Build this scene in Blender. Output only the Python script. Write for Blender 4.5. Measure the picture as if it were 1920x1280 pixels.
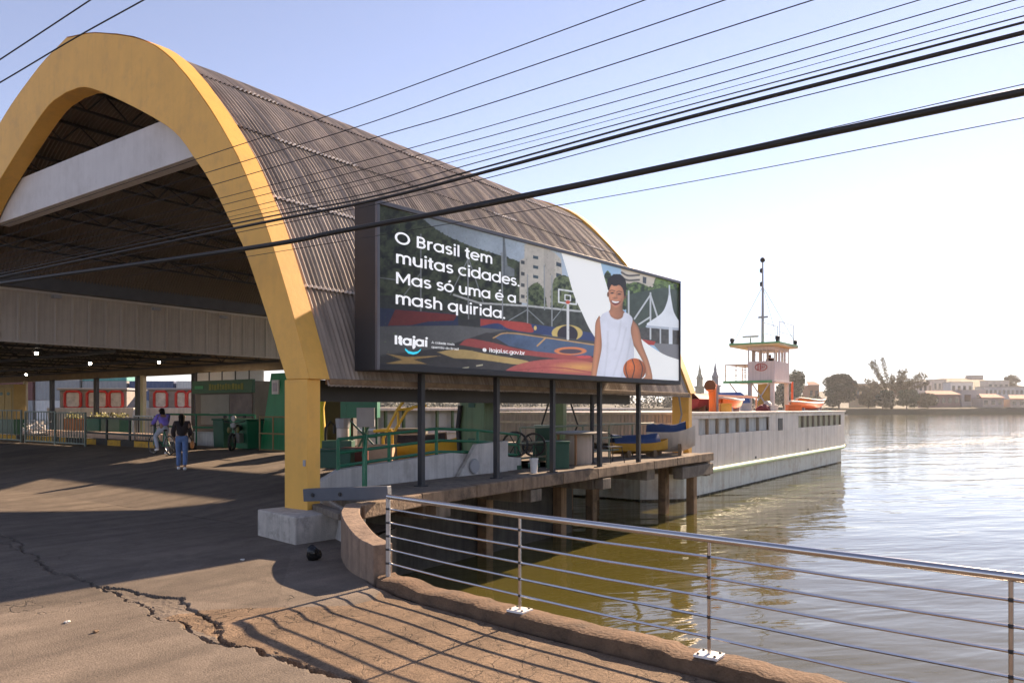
import bpy, bmesh, math, random
import numpy as np
from mathutils import Vector, Matrix
random.seed(7)
for o in list(bpy.data.objects): bpy.data.objects.remove(o)
SC = bpy.context.scene
COL = SC.collection
R = math.radians

# ------------------------------------------------------------------ camera
# world: x runs along the shelter's axis (towards the river), y across it, z up; front arch stands at x = 0
F, HY, EYE = 1428.0, 765.0, 2.1
A0 = math.atan2(1035, 1428)
CX, CY = -8.13, -10.07
D1 = (math.sin(A0), math.cos(A0)); D2 = (-math.cos(A0), math.sin(A0))
cam_d = bpy.data.cameras.new('camera'); cam = bpy.data.objects.new('camera', cam_d); COL.objects.link(cam)
cam.location = (CX, CY, EYE)
fwd = Vector((D1[1], D2[1], 0)); rgt = Vector((D1[0], D2[0], 0)); up = Vector((0, 0, 1))
cam.matrix_world = Matrix(((rgt.x, up.x, -fwd.x, CX), (rgt.y, up.y, -fwd.y, CY), (rgt.z, up.z, -fwd.z, EYE), (0, 0, 0, 1)))
cam_d.sensor_width = 36; cam_d.sensor_fit = 'HORIZONTAL'
cam_d.lens = 36 * F / 1920
cam_d.shift_y = (HY - 640) / 1920
cam_d.clip_end = 6000; cam_d.clip_start = .05
SC.camera = cam

# ------------------------------------------------------------------ sky and sun
SUN_EL, SUN_AZ = R(27), math.atan2(-.02, 1)          # azimuth measured from +x towards +y
w = bpy.data.worlds.new('World'); SC.world = w; w.use_nodes = True
nt = w.node_tree; bg = nt.nodes['Background']
sky = nt.nodes.new('ShaderNodeTexSky'); sky.sky_type = 'NISHITA'; sky.sun_disc = False
sky.sun_elevation = SUN_EL; sky.sun_rotation = R(90) - SUN_AZ
sky.air_density = 1.0; sky.dust_density = .03; sky.ozone_density = 2.4; sky.altitude = 0
hs = nt.nodes.new('ShaderNodeHueSaturation'); hs.inputs['Saturation'].default_value = .66
nt.links.new(sky.outputs[0], hs.inputs['Color']); tn = nt.nodes.new('ShaderNodeMix'); tn.data_type = 'RGBA'; tn.blend_type = 'MULTIPLY'; tn.inputs[0].default_value = 1; tn.inputs[7].default_value = (1.0, .955, 1.09, 1)
nt.links.new(hs.outputs[0], tn.inputs[6]); nt.links.new(tn.outputs[2], bg.inputs[0]); bg.inputs[1].default_value = .0635
sd = bpy.data.lights.new('sun', 'SUN'); sd.energy = 5.0; sd.angle = R(.6); sd.color = (1, .75, .52)
sun = bpy.data.objects.new('sun', sd); COL.objects.link(sun)
sv = Vector((math.cos(SUN_AZ) * math.cos(SUN_EL), math.sin(SUN_AZ) * math.cos(SUN_EL), math.sin(SUN_EL)))
sun.rotation_euler = sv.to_track_quat('Z', 'Y').to_euler(); sun.location = (30, 5, 40)
SC.view_settings.view_transform = 'Standard'; SC.view_settings.look = 'None'
SC.view_settings.exposure = 1.5; SC.view_settings.gamma = 1
SC.render.engine = 'CYCLES'

# ------------------------------------------------------------------ pixel helpers (a pixel gives a direction; the surface gives the distance)
def ray(px, py):
    r = (px - 960) / F; u = (HY - py) / F
    return Vector((r * D1[0] + D1[1], r * D2[0] + D2[1], u))
CAM = Vector((CX, CY, EYE))
def PZ(px, py, z): v = ray(px, py); return CAM + v * ((z - EYE) / v.z)
def PT(px, py, t): v = ray(px, py); return CAM + v * ((t - CY) / v.y)
def PS(px, py, s): v = ray(px, py); return CAM + v * ((s - CX) / v.x)
def PD(px, py, d): return CAM + ray(px, py) * d
def zg(s):                                             # ground level: quay, then a ramp up to the pier
    return 0.0 if s < .2 else min(.62, .09 * (s - .2))
def PG(px, py):
    z = .3
    for i in range(30):
        p = PZ(px, py, z); z = .5 * z + .5 * zg(p.x)
    return PZ(px, py, z)

# ------------------------------------------------------------------ materials
MATS = {}
def nodes(name):
    m = bpy.data.materials.new(name); m.use_nodes = True; t = m.node_tree
    return m, t, t.nodes['Principled BSDF'], t.links
def mat(name, col, rough=.6, var=.18, scale=2.5, bump=.15, bscale=30., metal=0., streak=0., smap=(9, 9, .5), dirt=None, dscale=1.2, damt=.5, rnd=0., spec=.5, coat=0., alpha=None):
    if name in MATS: return MATS[name]
    m, t, b, L = nodes(name); MATS[name] = m
    N = t.nodes.new
    tc = N('ShaderNodeTexCoord')
    n1 = N('ShaderNodeTexNoise'); n1.inputs['Scale'].default_value = scale; n1.inputs['Detail'].default_value = 8; n1.inputs['Roughness'].default_value = .65
    L.new(tc.outputs['Object'], n1.inputs['Vector'])
    mr = N('ShaderNodeMapRange'); mr.inputs[1].default_value = .25; mr.inputs[2].default_value = .75
    mr.inputs[3].default_value = 1 - var; mr.inputs[4].default_value = 1 + var
    L.new(n1.outputs[0], mr.inputs[0])
    mx = N('ShaderNodeMix'); mx.data_type = 'RGBA'; mx.blend_type = 'MULTIPLY'; mx.inputs[0].default_value = 1
    mx.inputs[6].default_value = (*col, 1); L.new(mr.outputs[0], mx.inputs[7])
    out = mx.outputs[2]
    if rnd:
        oi = N('ShaderNodeObjectInfo'); m2 = N('ShaderNodeMapRange'); m2.inputs[3].default_value = 1 - rnd; m2.inputs[4].default_value = 1 + rnd
        L.new(oi.outputs['Random'], m2.inputs[0])
        x2 = N('ShaderNodeMix'); x2.data_type = 'RGBA'; x2.blend_type = 'MULTIPLY'; x2.inputs[0].default_value = 1
        L.new(out, x2.inputs[6]); L.new(m2.outputs[0], x2.inputs[7]); out = x2.outputs[2]
    if streak:
        mp = N('ShaderNodeMapping'); mp.inputs['Scale'].default_value = smap; L.new(tc.outputs['Object'], mp.inputs[0])
        n2 = N('ShaderNodeTexNoise'); n2.inputs['Scale'].default_value = 1.; n2.inputs['Detail'].default_value = 6; L.new(mp.outputs[0], n2.inputs['Vector'])
        r2 = N('ShaderNodeMapRange'); r2.inputs[1].default_value = .45; r2.inputs[2].default_value = .75; r2.inputs[3].default_value = 1; r2.inputs[4].default_value = 1 - streak
        L.new(n2.outputs[0], r2.inputs[0])
        x3 = N('ShaderNodeMix'); x3.data_type = 'RGBA'; x3.blend_type = 'MULTIPLY'; x3.inputs[0].default_value = 1
        L.new(out, x3.inputs[6]); L.new(r2.outputs[0], x3.inputs[7]); out = x3.outputs[2]
    if dirt:
        n3 = N('ShaderNodeTexNoise'); n3.inputs['Scale'].default_value = dscale; n3.inputs['Detail'].default_value = 10; n3.inputs['Roughness'].default_value = .7
        L.new(tc.outputs['Object'], n3.inputs['Vector'])
        r3 = N('ShaderNodeMapRange'); r3.inputs[1].default_value = .5; r3.inputs[2].default_value = .68; r3.inputs[3].default_value = 0; r3.inputs[4].default_value = damt
        L.new(n3.outputs[0], r3.inputs[0])
        x4 = N('ShaderNodeMix'); x4.data_type = 'RGBA'; x4.inputs[7].default_value = (*dirt, 1)
        L.new(r3.outputs[0], x4.inputs[0]); L.new(out, x4.inputs[6]); out = x4.outputs[2]
    L.new(out, b.inputs['Base Color'])
    b.inputs['Roughness'].default_value = rough; b.inputs['Metallic'].default_value = metal
    b.inputs['Specular IOR Level'].default_value = spec
    if coat: b.inputs['Coat Weight'].default_value = coat
    if bump:
        nb = N('ShaderNodeTexNoise'); nb.inputs['Scale'].default_value = bscale; nb.inputs['Detail'].default_value = 6
        L.new(tc.outputs['Object'], nb.inputs['Vector'])
        bp = N('ShaderNodeBump'); bp.inputs['Strength'].default_value = bump; bp.inputs['Distance'].default_value = .02
        L.new(nb.outputs[0], bp.inputs['Height']); L.new(bp.outputs[0], b.inputs['Normal'])
    return m
def emis(name, col, s):
    if name in MATS: return MATS[name]
    m, t, b, L = nodes(name); MATS[name] = m
    b.inputs['Base Color'].default_value = (*col, 1); b.inputs['Emission Color'].default_value = (*col, 1); b.inputs['Emission Strength'].default_value = s
    return m
def glass(name, col=(.03, .035, .04), rough=.06):
    if name in MATS: return MATS[name]
    m, t, b, L = nodes(name); MATS[name] = m
    b.inputs['Base Color'].default_value = (*col, 1); b.inputs['Roughness'].default_value = rough; b.inputs['Specular IOR Level'].default_value = .9
    return m

yellow = mat('yellow_paint', (.80, .43, .075), .55, .09, 1.3, .12, 14, streak=.05, dirt=(.42, .22, .07), dscale=2.2, damt=.28)
yellow2 = mat('yellow_metal', (.72, .46, .04), .45, .12, 3, .05)
concrete = mat('pale_concrete', (.52, .47, .41), .9, .22, 3, .5, 45, dirt=(.10, .085, .07), dscale=3.5, damt=.55, streak=.25)
concrete_w = mat('whitewashed_concrete', (.56, .53, .49), .85, .15, 2, .3, 30, dirt=(.24, .2, .16), dscale=2.2, damt=.45, streak=.3)
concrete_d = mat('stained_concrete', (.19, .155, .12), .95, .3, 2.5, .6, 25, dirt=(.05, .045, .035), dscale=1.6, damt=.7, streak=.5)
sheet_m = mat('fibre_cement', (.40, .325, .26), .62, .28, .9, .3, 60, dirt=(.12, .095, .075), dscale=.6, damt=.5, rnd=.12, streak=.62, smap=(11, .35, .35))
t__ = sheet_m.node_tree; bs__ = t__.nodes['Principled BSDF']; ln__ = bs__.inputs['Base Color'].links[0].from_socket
ge__ = t__.nodes.new('ShaderNodeNewGeometry'); mx__ = t__.nodes.new('ShaderNodeMix'); mx__.data_type = 'RGBA'; mx__.inputs[7].default_value = (.13, .098, .072, 1)      # underside coloured darker, painting the shade inside the vault
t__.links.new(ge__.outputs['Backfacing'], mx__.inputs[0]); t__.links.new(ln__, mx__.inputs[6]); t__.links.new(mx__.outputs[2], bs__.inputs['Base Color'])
beam_w = mat('white_paint', (.60, .57, .55), .7, .06, 1.5, .1, 20, streak=.07, dirt=(.3, .26, .22), dscale=1.1, damt=.25)
fascia_m = mat('cream_sheet', (.47, .41, .34), .6, .10, 1.5, .06, 20, streak=.25, rnd=.06)
steel_dark = mat('dark_steel', (.022, .02, .019), .6, .25, 3, .1)
charcoal = mat('charcoal_metal', (.022, .023, .027), .6, .12, 2, .04, 60)
charcoal_l = mat('grey_frame', (.11, .105, .115), .4, .1, 2, .04)
green_p = mat('green_paint', (.012, .16, .075), .42, .15, 3, .06, 20, dirt=(.02, .05, .03), dscale=3, damt=.4)
green_d = mat('dark_green_paint', (.01, .075, .04), .5, .2, 3, .06, 20)
green_l = mat('faded_green_paint', (.13, .21, .10), .6, .15, 1.5, .1, 20, streak=.3, dirt=(.28, .2, .1), dscale=2, damt=.25)
white_b = mat('boat_white', (.64, .575, .51), .5, .09, 1.2, .08, 6, streak=.30, smap=(5, 5, .35), dirt=(.36, .24, .15), dscale=1.3, damt=.26)
inox = mat('stainless_steel', (.56, .54, .53), .24, .08, 8, .03, 90, metal=1.)
black = mat('black_rubber', (.012, .012, .013), .6, .2, 5, .1)
orange = mat('orange_plastic', (.85, .17, .02), .4, .08, 3, .02)
red_m = mat('red_paint', (.55, .035, .025), .4, .12, 3, .03)
blue_m = mat('blue_tarp', (.02, .10, .33), .6, .15, 4, .3, 12)
grey_m = mat('grey_paint', (.33, .33, .34), .55, .1, 3, .05)
wood_m = mat('weathered_timber', (.22, .145, .085), .85, .3, 6, .4, 40, streak=.4)
rope_m = mat('cable_black', (.014, .013, .013), .55, .15, 5, .05)
win_m = glass('window_glass')
skin_m = mat('skin', (.28, .15, .095), .55, .05, 5, 0)
hair_m = mat('dark_hair', (.008, .006, .005), .85, .2, 20, .2, spec=.1)

# ------------------------------------------------------------------ mesh builder
class MB:
    def __init__(s): s.v = []; s.f = []
    def add(s, vs, fs):
        o = len(s.v); s.v += [tuple(p) for p in vs]; s.f += [tuple(i + o for i in f) for f in fs]; return s
    def box(s, x0, x1, y0, y1, z0, z1):
        vs = [(x, y, z) for z in (z0, z1) for y in (y0, y1) for x in (x0, x1)]
        return s.add(vs, [(0, 2, 3, 1), (4, 5, 7, 6), (0, 1, 5, 4), (2, 6, 7, 3), (0, 4, 6, 2), (1, 3, 7, 5)])
    def obox(s, c, ax, ay, az):                        # oriented box: centre and three half-axes
        c, ax, ay, az = map(Vector, (c, ax, ay, az))
        vs = [c + ax * i + ay * j + az * k for k in (-1, 1) for j in (-1, 1) for i in (-1, 1)]
        return s.add(vs, [(0, 2, 3, 1), (4, 5, 7, 6), (0, 1, 5, 4), (2, 6, 7, 3), (0, 4, 6, 2), (1, 3, 7, 5)])
    def bar(s, a, b, wd, ht, upv=(0, 0, 1)):
        a, b = Vector(a), Vector(b); d = b - a; u = Vector(upv)
        side = d.cross(u)
        if side.length < 1e-6: side = d.cross(Vector((1, 0, 0)))
        side.normalize(); u2 = side.cross(d).normalized()
        return s.obox((a + b) / 2, d / 2, side * wd / 2, u2 * ht / 2)
    def tube(s, pts, r, n=8, cap=True):
        pts = [Vector(p) for p in pts]; rs = r if isinstance(r, (list, tuple)) else [r] * len(pts)
        rings = []; prev = None
        for i, p in enumerate(pts):
            d = (pts[min(i + 1, len(pts) - 1)] - pts[max(i - 1, 0)]).normalized()
            if prev is None:
                a = Vector((0, 0, 1)) if abs(d.z) < .9 else Vector((1, 0, 0)); a = (a - d * a.dot(d)).normalized()
            else:
                a = (prev - d * prev.dot(d)).normalized()
            prev = a; b = d.cross(a)
            rings.append([p + (a * math.cos(q) + b * math.sin(q)) * rs[i] for q in [2 * math.pi * k / n for k in range(n)]])
        vs = [q for rg in rings for q in rg]; fs = []
        for i in range(len(pts) - 1):
            for k in range(n):
                fs.append((i * n + k, i * n + (k + 1) % n, (i + 1) * n + (k + 1) % n, (i + 1) * n + k))
        if cap: fs += [tuple(range(n))[::-1], tuple((len(pts) - 1) * n + k for k in range(n))]
        return s.add(vs, fs)
    def lathe(s, prof, c=(0, 0, 0), n=16, axis='z'):
        vs = []; fs = []; m = len(prof)
        for r, h in prof:
            for k in range(n):
                q = 2 * math.pi * k / n; x, y = r * math.cos(q), r * math.sin(q)
                p = (x, y, h) if axis == 'z' else ((h, x, y) if axis == 'x' else (x, h, y))
                vs.append((c[0] + p[0], c[1] + p[1], c[2] + p[2]))
        for i in range(m - 1):
            for k in range(n): fs.append((i * n + k, i * n + (k + 1) % n, (i + 1) * n + (k + 1) % n, (i + 1) * n + k))
        fs += [tuple(range(n))[::-1], tuple((m - 1) * n + k for k in range(n))]
        return s.add(vs, fs)
    def prism(s, poly, h):                             # poly: list of 3D points, h: extrusion vector
        n = len(poly); h = Vector(h); a = [Vector(p) for p in poly]; b = [p + h for p in a]
        return s.add(a + b, [tuple(range(n))[::-1], tuple(range(n, 2 * n))] + [(i, (i + 1) % n, n + (i + 1) % n, n + i) for i in range(n)])
    def ball(s, c, rx, ry, rz, n=12, m=8, jit=0):
        c = Vector(c); vs = []; fs = []
        for i in range(m + 1):
            th = math.pi * i / m
            for k in range(n):
                q = 2 * math.pi * k / n; j = 1 + jit * (random.random() - .5)
                vs.append(c + Vector((rx * math.sin(th) * math.cos(q), ry * math.sin(th) * math.sin(q), rz * math.cos(th))) * j)
        for i in range(m):
            for k in range(n): fs.append((i * n + k, (i + 1) * n + k, (i + 1) * n + (k + 1) % n, i * n + (k + 1) % n))
        return s.add(vs, fs)
    def mesh(s, name, m, smooth=None):
        me = bpy.data.meshes.new(name); me.from_pydata(s.v, [], s.f); me.update()
        bm = bmesh.new(); bm.from_mesh(me); bmesh.ops.recalc_face_normals(bm, faces=bm.faces); bm.to_mesh(me); bm.free()
        if m: me.materials.append(m)
        if smooth is not None:
            me.shade_smooth(); me.set_sharp_from_angle(angle=R(smooth))
        return me
    def build(s, name, m, parent=None, smooth=None, bevel=0):
        return obj(name, s.mesh(name, m, smooth), parent, bevel)
def obj(name, me, parent=None, bevel=0):
    o = bpy.data.objects.new(name, me); COL.objects.link(o)
    if parent: o.parent = parent
    if bevel:
        b = o.modifiers.new('bevel', 'BEVEL'); b.width = bevel; b.segments = 2; b.limit_method = 'ANGLE'
    return o
def tag(o, label=None, cat=None, group=None, kind=None):
    if label: o['label'] = label
    if cat: o['category'] = cat
    if group: o['group'] = group
    if kind: o['kind'] = kind
    return o
def thing(name, label, cat, loc=(0, 0, 0), group=None, rz=0):
    o = bpy.data.objects.new(name, None); COL.objects.link(o); o.location = loc; o.rotation_euler.z = rz
    o.empty_display_size = .3
    return tag(o, label, cat, group)
def struct(o): o['kind'] = 'structure'; return o
def copy_tree(o, parent=None):
    c = o.copy(); COL.objects.link(c); c.parent = parent
    for ch in list(o.children): copy_tree(ch, c)
    return c
def cr(pts, n=6):                                      # Catmull-Rom through points
    P = [Vector(p) for p in pts]; P = [P[0] * 2 - P[1]] + P + [P[-1] * 2 - P[-2]]; out = []
    for i in range(1, len(P) - 2):
        for k in range(n):
            t = k / n; a, b, c, d = P[i - 1:i + 3]
            out.append(.5 * ((2 * b) + (c - a) * t + (2 * a - 5 * b + 4 * c - d) * t * t + (3 * b - a - 3 * c + d) * t ** 3))
    return out + [P[-2]]
def resample(P, n):
    L = [0]
    for i in range(1, len(P)): L.append(L[-1] + (P[i] - P[i - 1]).length)
    out = []; j = 0
    for k in range(n + 1):
        d = L[-1] * k / n
        while j < len(P) - 2 and L[j + 1] < d: j += 1
        f = (d - L[j]) / max(1e-9, L[j + 1] - L[j]); out.append(P[j].lerp(P[j + 1], min(1, max(0, f))))
    return out

# ================================================================== SETTING: ground, water, quay
def ground_mat(name, base, dark, crazed):
    m, t, b, L = nodes(name); N = t.nodes.new
    g = N('ShaderNodeNewGeometry')
    def noise(sc, det=8, ro=.65):
        n = N('ShaderNodeTexNoise'); n.inputs['Scale'].default_value = sc; n.inputs['Detail'].default_value = det; n.inputs['Roughness'].default_value = ro
        L.new(g.outputs['Position'], n.inputs['Vector']); return n.outputs[0]
    def rng(x, a, c, lo, hi):
        r = N('ShaderNodeMapRange'); r.inputs[1].default_value = a; r.inputs[2].default_value = c; r.inputs[3].default_value = lo; r.inputs[4].default_value = hi
        L.new(x, r.inputs[0]); return r.outputs[0]
    def mul(c, f):
        x = N('ShaderNodeMix'); x.data_type = 'RGBA'; x.blend_type = 'MULTIPLY'; x.inputs[0].default_value = 1
        L.new(c, x.inputs[6]); L.new(f, x.inputs[7]); return x.outputs[2]
    def mixc(f, c, col):
        x = N('ShaderNodeMix'); x.data_type = 'RGBA'; L.new(f, x.inputs[0]); L.new(c, x.inputs[6]); x.inputs[7].default_value = (*col, 1); return x.outputs[2]
    rgb = N('ShaderNodeRGB'); rgb.outputs[0].default_value = (*base, 1); c = rgb.outputs[0]
    c = mul(c, rng(noise(.35, 5), .3, .7, .78, 1.2))
    c = mul(c, rng(noise(3.2), .3, .7, .82, 1.16))
    c = mul(c, rng(noise(60, 4), .3, .7, .62, 1.38)); c = mul(c, rng(noise(190, 2), .3, .7, .75, 1.25))
    v2 = N('ShaderNodeTexVoronoi'); v2.inputs['Scale'].default_value = .42; L.new(g.outputs['Position'], v2.inputs['Vector'])
    c = mul(c, rng(v2.outputs['Color'], 0, 1, .84, 1.12))
    mp = N('ShaderNodeMapping'); mp.inputs['Scale'].default_value = (.25, 2.6, 1); mp.inputs['Rotation'].default_value = (0, 0, .5); L.new(g.outputs['Position'], mp.inputs[0])
    ns = N('ShaderNodeTexNoise'); ns.inputs['Scale'].default_value = 1.; ns.inputs['Detail'].default_value = 7; L.new(mp.outputs[0], ns.inputs['Vector']); c = mul(c, rng(ns.outputs[0], .35, .65, .80, 1.14))
    c = mixc(rng(noise(1.1, 10, .7), .60, .74, 0, .65), c, dark)       # oil and damp stains
    c = mixc(rng(noise(9, 4, .6), .70, .78, 0, .55), c, dark)
    vo = N('ShaderNodeTexVoronoi'); vo.feature = 'DISTANCE_TO_EDGE'
    vo.inputs['Scale'].default_value = 4.2 if crazed else .42
    wob = N('ShaderNodeTexNoise'); wob.inputs['Scale'].default_value = 2.4; wob.inputs['Detail'].default_value = 8
    L.new(g.outputs['Position'], wob.inputs['Vector'])
    va = N('ShaderNodeVectorMath'); va.operation = 'MULTIPLY_ADD'; va.inputs[1].default_value = (.55, .55, .55) if crazed else (.9, .9, .9)
    L.new(wob.outputs['Color'], va.inputs[0]); L.new(g.outputs['Position'], va.inputs[2]); L.new(va.outputs[0], vo.inputs['Vector'])
    ck = rng(vo.outputs['Distance'], .0, .022 if crazed else .006, 1, 0)
    gate = rng(noise(.8, 3), .42, .6, .15, 1) if crazed else rng(noise(.5, 3), .5, .62, 0, .8)
    mm = N('ShaderNodeMath'); mm.operation = 'MULTIPLY'; L.new(ck, mm.inputs[0]); L.new(gate, mm.inputs[1])
    c = mixc(mm.outputs[0], c, (.03, .025, .02))
    L.new(c, b.inputs['Base Color']); b.inputs['Roughness'].default_value = .88; b.inputs['Specular IOR Level'].default_value = .3
    h = N('ShaderNodeMath'); h.operation = 'MULTIPLY_ADD'; L.new(mm.outputs[0], h.inputs[0]); h.inputs[1].default_value = -1.6
    hs = N('ShaderNodeMath'); hs.operation = 'MULTIPLY_ADD'; L.new(noise(55, 5), hs.inputs[0]); hs.inputs[1].default_value = .9; L.new(rng(noise(7, 6), 0, 1, 0, 1.1 if crazed else .6), hs.inputs[2])
    L.new(hs.outputs[0], h.inputs[2])
    bp = N('ShaderNodeBump'); bp.inputs['Strength'].default_value = .75; bp.inputs['Distance'].default_value = .03 if crazed else .014
    L.new(h.outputs[0], bp.inputs['Height']); L.new(bp.outputs[0], b.inputs['Normal'])
    return m
gm = ground_mat('worn_pavement', (.160, .130, .103), (.05, .04, .032), False)
gc = ground_mat('crazed_pavement', (.205, .142, .092), (.06, .042, .03), True)

EDGE = [(-60, -6.5), (-14, -2.9), (-9.8, -2.5), (-7.7, -2.27), (-5.7, -2.08), (-4.3, -1.9), (-3.5, -1.7), (-3.1, -1.5), (-2.5, -1.2), (-1.9, -.75), (-1.2, -.2)]
def edge(t):
    for (a, b), (c, d) in zip(EDGE, EDGE[1:]):
        if a <= t <= c: return b + (d - b) * (t - a) / (c - a)
    return -.2
CRACK = [(-2.5, 6.5), (-2.83, 4.36), (-3.05, 3.1), (-3.44, 1.39), (-3.71, -.44), (-3.73, -1.42), (-3.97, -2.54), (-4.04, -3.69), (-4.07, -4.06), (-4.02, -4.68), (-4.1, -5.51), (-4.3, -7.2), (-4.5, -9.5)]
TOPC = [(-3.68, -.9), (-3.50, -1.49), (-3.58, -2.31), (-3.77, -3.29), (-3.95, -3.81), (-4.05, -4.06)]
SIDE = [(-3.2, 3.6), (-3.25, 2.2), (-3.6, .6), (-3.72, -.3)]
def vnoise(x, y, sc, seed=0):
    x = x * sc + seed * 17.3; y = y * sc - seed * 9.1
    xi = np.floor(x); yi = np.floor(y); fx = x - xi; fy = y - yi
    fx = fx * fx * (3 - 2 * fx); fy = fy * fy * (3 - 2 * fy)
    def h(a, b): v = np.sin(a * 127.1 + b * 311.7 + seed) * 43758.5453; return v - np.floor(v)
    return (h(xi, yi) * (1 - fx) + h(xi + 1, yi) * fx) * (1 - fy) + (h(xi, yi + 1) * (1 - fx) + h(xi + 1, yi + 1) * fx) * fy
def dpoly(S, T, pl):
    d = np.full(S.shape, 1e9)
    for (a, b), (c, e) in zip(pl, pl[1:]):
        vx, vy = c - a, e - b; k = np.clip(((S - a) * vx + (T - b) * vy) / (vx * vx + vy * vy), 0, 1)
        d = np.minimum(d, np.hypot(S - a - k * vx, T - b - k * vy))
    return d
def crack_s(T): return np.interp(-T, [-p[1] for p in CRACK], [p[0] for p in CRACK])
def ground_z(S, T):
    S2 = S + .20 * (vnoise(S, T, 2.3, 1) - .5) + .09 * (vnoise(S, T, 9, 2) - .5) + .04 * (vnoise(S, T, 23, 8) - .5)
    d = dpoly(S2, T, CRACK); d2 = dpoly(S2, T, TOPC); d3 = dpoly(S2, T, SIDE)
    cut = lambda dd, w_, k: 1 / (1 + np.exp(np.clip((dd - w_) * k, -40, 40)))
    wdt = np.where(T < -3.6, .028, .010) + .015 * vnoise(S, T, 2, 5)
    z = -np.where(T < -3.6, .075, .05) * cut(d, wdt, 260)
    z -= .055 * cut(d2, .016, 300) + .022 * cut(d3, .012, 220)
    top = np.interp(-T, [-p[1] for p in TOPC], [p[0] for p in TOPC]); lo = crack_s(T)
    inside = (S2 > lo + .02) & (S2 < top - .02) & (T < -.95) & (T > -4.05)
    z = np.where(inside, np.minimum(z, -.022 + .016 * (vnoise(S, T, 7, 3) - .3) + .010 * vnoise(S, T, 30, 4)), z)
    low = (S2 > lo) & (T < -3.7)
    z = np.where(low, z - .022 * np.clip((-T - 3.7) / .2, 0, 1), z)
    ed = np.interp(T, [p[0] for p in EDGE], [p[1] for p in EDGE]); z = np.where(T < -3.2, z - .06 * np.exp(-((ed - S - .03) / .055) ** 2), z)
    return z + .012 * (vnoise(S, T, .7, 6) - .5)
V = []; FA = []; MI = []
def grid(srange, ts, ns, zf, mfun=None):
    o = len(V)
    for t in ts:
        a, b = srange(t)
        ss = (np.array(ns(a, b)) if callable(ns) else np.linspace(a, b, ns + 1)); zz = zf(ss, np.full_like(ss, t))
        V.extend([(float(x), float(t), float(z)) for x, z in zip(ss, zz)])
    n = len(ss)
    for i in range(len(ts) - 1):
        for k in range(n - 1):
            f = (o + i * n + k, o + i * n + k + 1, o + (i + 1) * n + k + 1, o + (i + 1) * n + k)
            FA.append(f); MI.append(mfun(V[f[0]]) if mfun else 0)
flat = lambda s, t: np.zeros_like(s)
def fine(s, t): return ground_z(s, t)
def mf(p): return 1 if (p[0] > float(crack_s(np.array(p[1]))) + .0 and p[1] < -3.3 - .6 * math.sin(p[0] * 2)) else 0
def spread(c0, c1, n0, n1, n2): return lambda a, b: np.concatenate([np.linspace(a, c0, n0)[:-1], np.linspace(c0, c1, n1)[:-1], np.linspace(c1, b, n2)])
grid(lambda t: (-7.4, edge(t)), list(np.arange(-9.6, -1.19, .03)), spread(-4.6, -3.3, 24, 90, 60), fine, mf)
grid(lambda t: (-7.4, .2), list(np.arange(-1.2, 6.6, .04)), spread(-4.2, -2.3, 20, 90, 20), fine)
ramp = lambda s, t: np.array([zg(x) for x in s])
grid(lambda t: (.2, 9.3), [.55, 20, 60], 40, ramp); grid(lambda t: (.2, 1.2), [-.9, .55], 6, ramp)
grid(lambda t: (-7.4, .2), [6.54, 60], 6, flat)
grid(lambda t: (-7.4, edge(t)), [-60, -14, -9.6], 20, flat, lambda p: 1)
grid(lambda t: (-90, -7.4), [-60, 60], 4, flat)
me = bpy.data.meshes.new('ground'); me.from_pydata(V, [], FA); me.materials.append(gm); me.materials.append(gc)
me.polygons.foreach_set('material_index', MI)
struct(obj('ground', me))

# water
def water_mat():
    m, t, b, L = nodes('river_water'); N = t.nodes.new
    b.inputs['Base Color'].default_value = (.080, .070, .018, 1); b.inputs['Roughness'].default_value = .04; b.inputs['IOR'].default_value = 1.33
    g = N('ShaderNodeNewGeometry'); H = None
    for sc, st, wgt, rot in ((.55, (1, 2.6, 1), 1.5, A0), (1.7, (1, 3.0, 1), .34, A0 + .15), (6.5, (1, 2.4, 1), .05, A0 - .1), (.06, (1, 1.6, 1), 2.2, A0 + .5)):
        mp = N('ShaderNodeMapping'); mp.vector_type = 'TEXTURE'; mp.inputs['Rotation'].default_value = (0, 0, R(90) - rot + R(90) - 0)
        mp.inputs['Scale'].default_value = (st[1], st[0], 1)
        L.new(g.outputs['Position'], mp.inputs[0])
        n = N('ShaderNodeTexNoise'); n.inputs['Scale'].default_value = sc; n.inputs['Detail'].default_value = 3; n.inputs['Roughness'].default_value = .5; n.inputs['Distortion'].default_value = .4
        L.new(mp.outputs[0], n.inputs['Vector'])
        a = N('ShaderNodeMath'); a.operation = 'MULTIPLY_ADD'; a.inputs[1].default_value = wgt; L.new(n.outputs[0], a.inputs[0])
        if H is not None: L.new(H, a.inputs[2])
        else: a.inputs[2].default_value = 0
        H = a.outputs[0]
    bp = N('ShaderNodeBump'); bp.inputs['Strength'].default_value = .6; bp.inputs['Distance'].default_value = .09
    L.new(H, bp.inputs['Height']); L.new(bp.outputs[0], b.inputs['Normal'])
    return m
WZ = -1.2
me = bpy.data.meshes.new('water')
me.from_pydata([(-95, -2500, WZ), (3500, -2500, WZ), (3500, 2500, WZ), (-95, 2500, WZ)], [], [(0, 1, 2, 3)]); me.materials.append(water_mat())
struct(obj('water', me))

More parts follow.
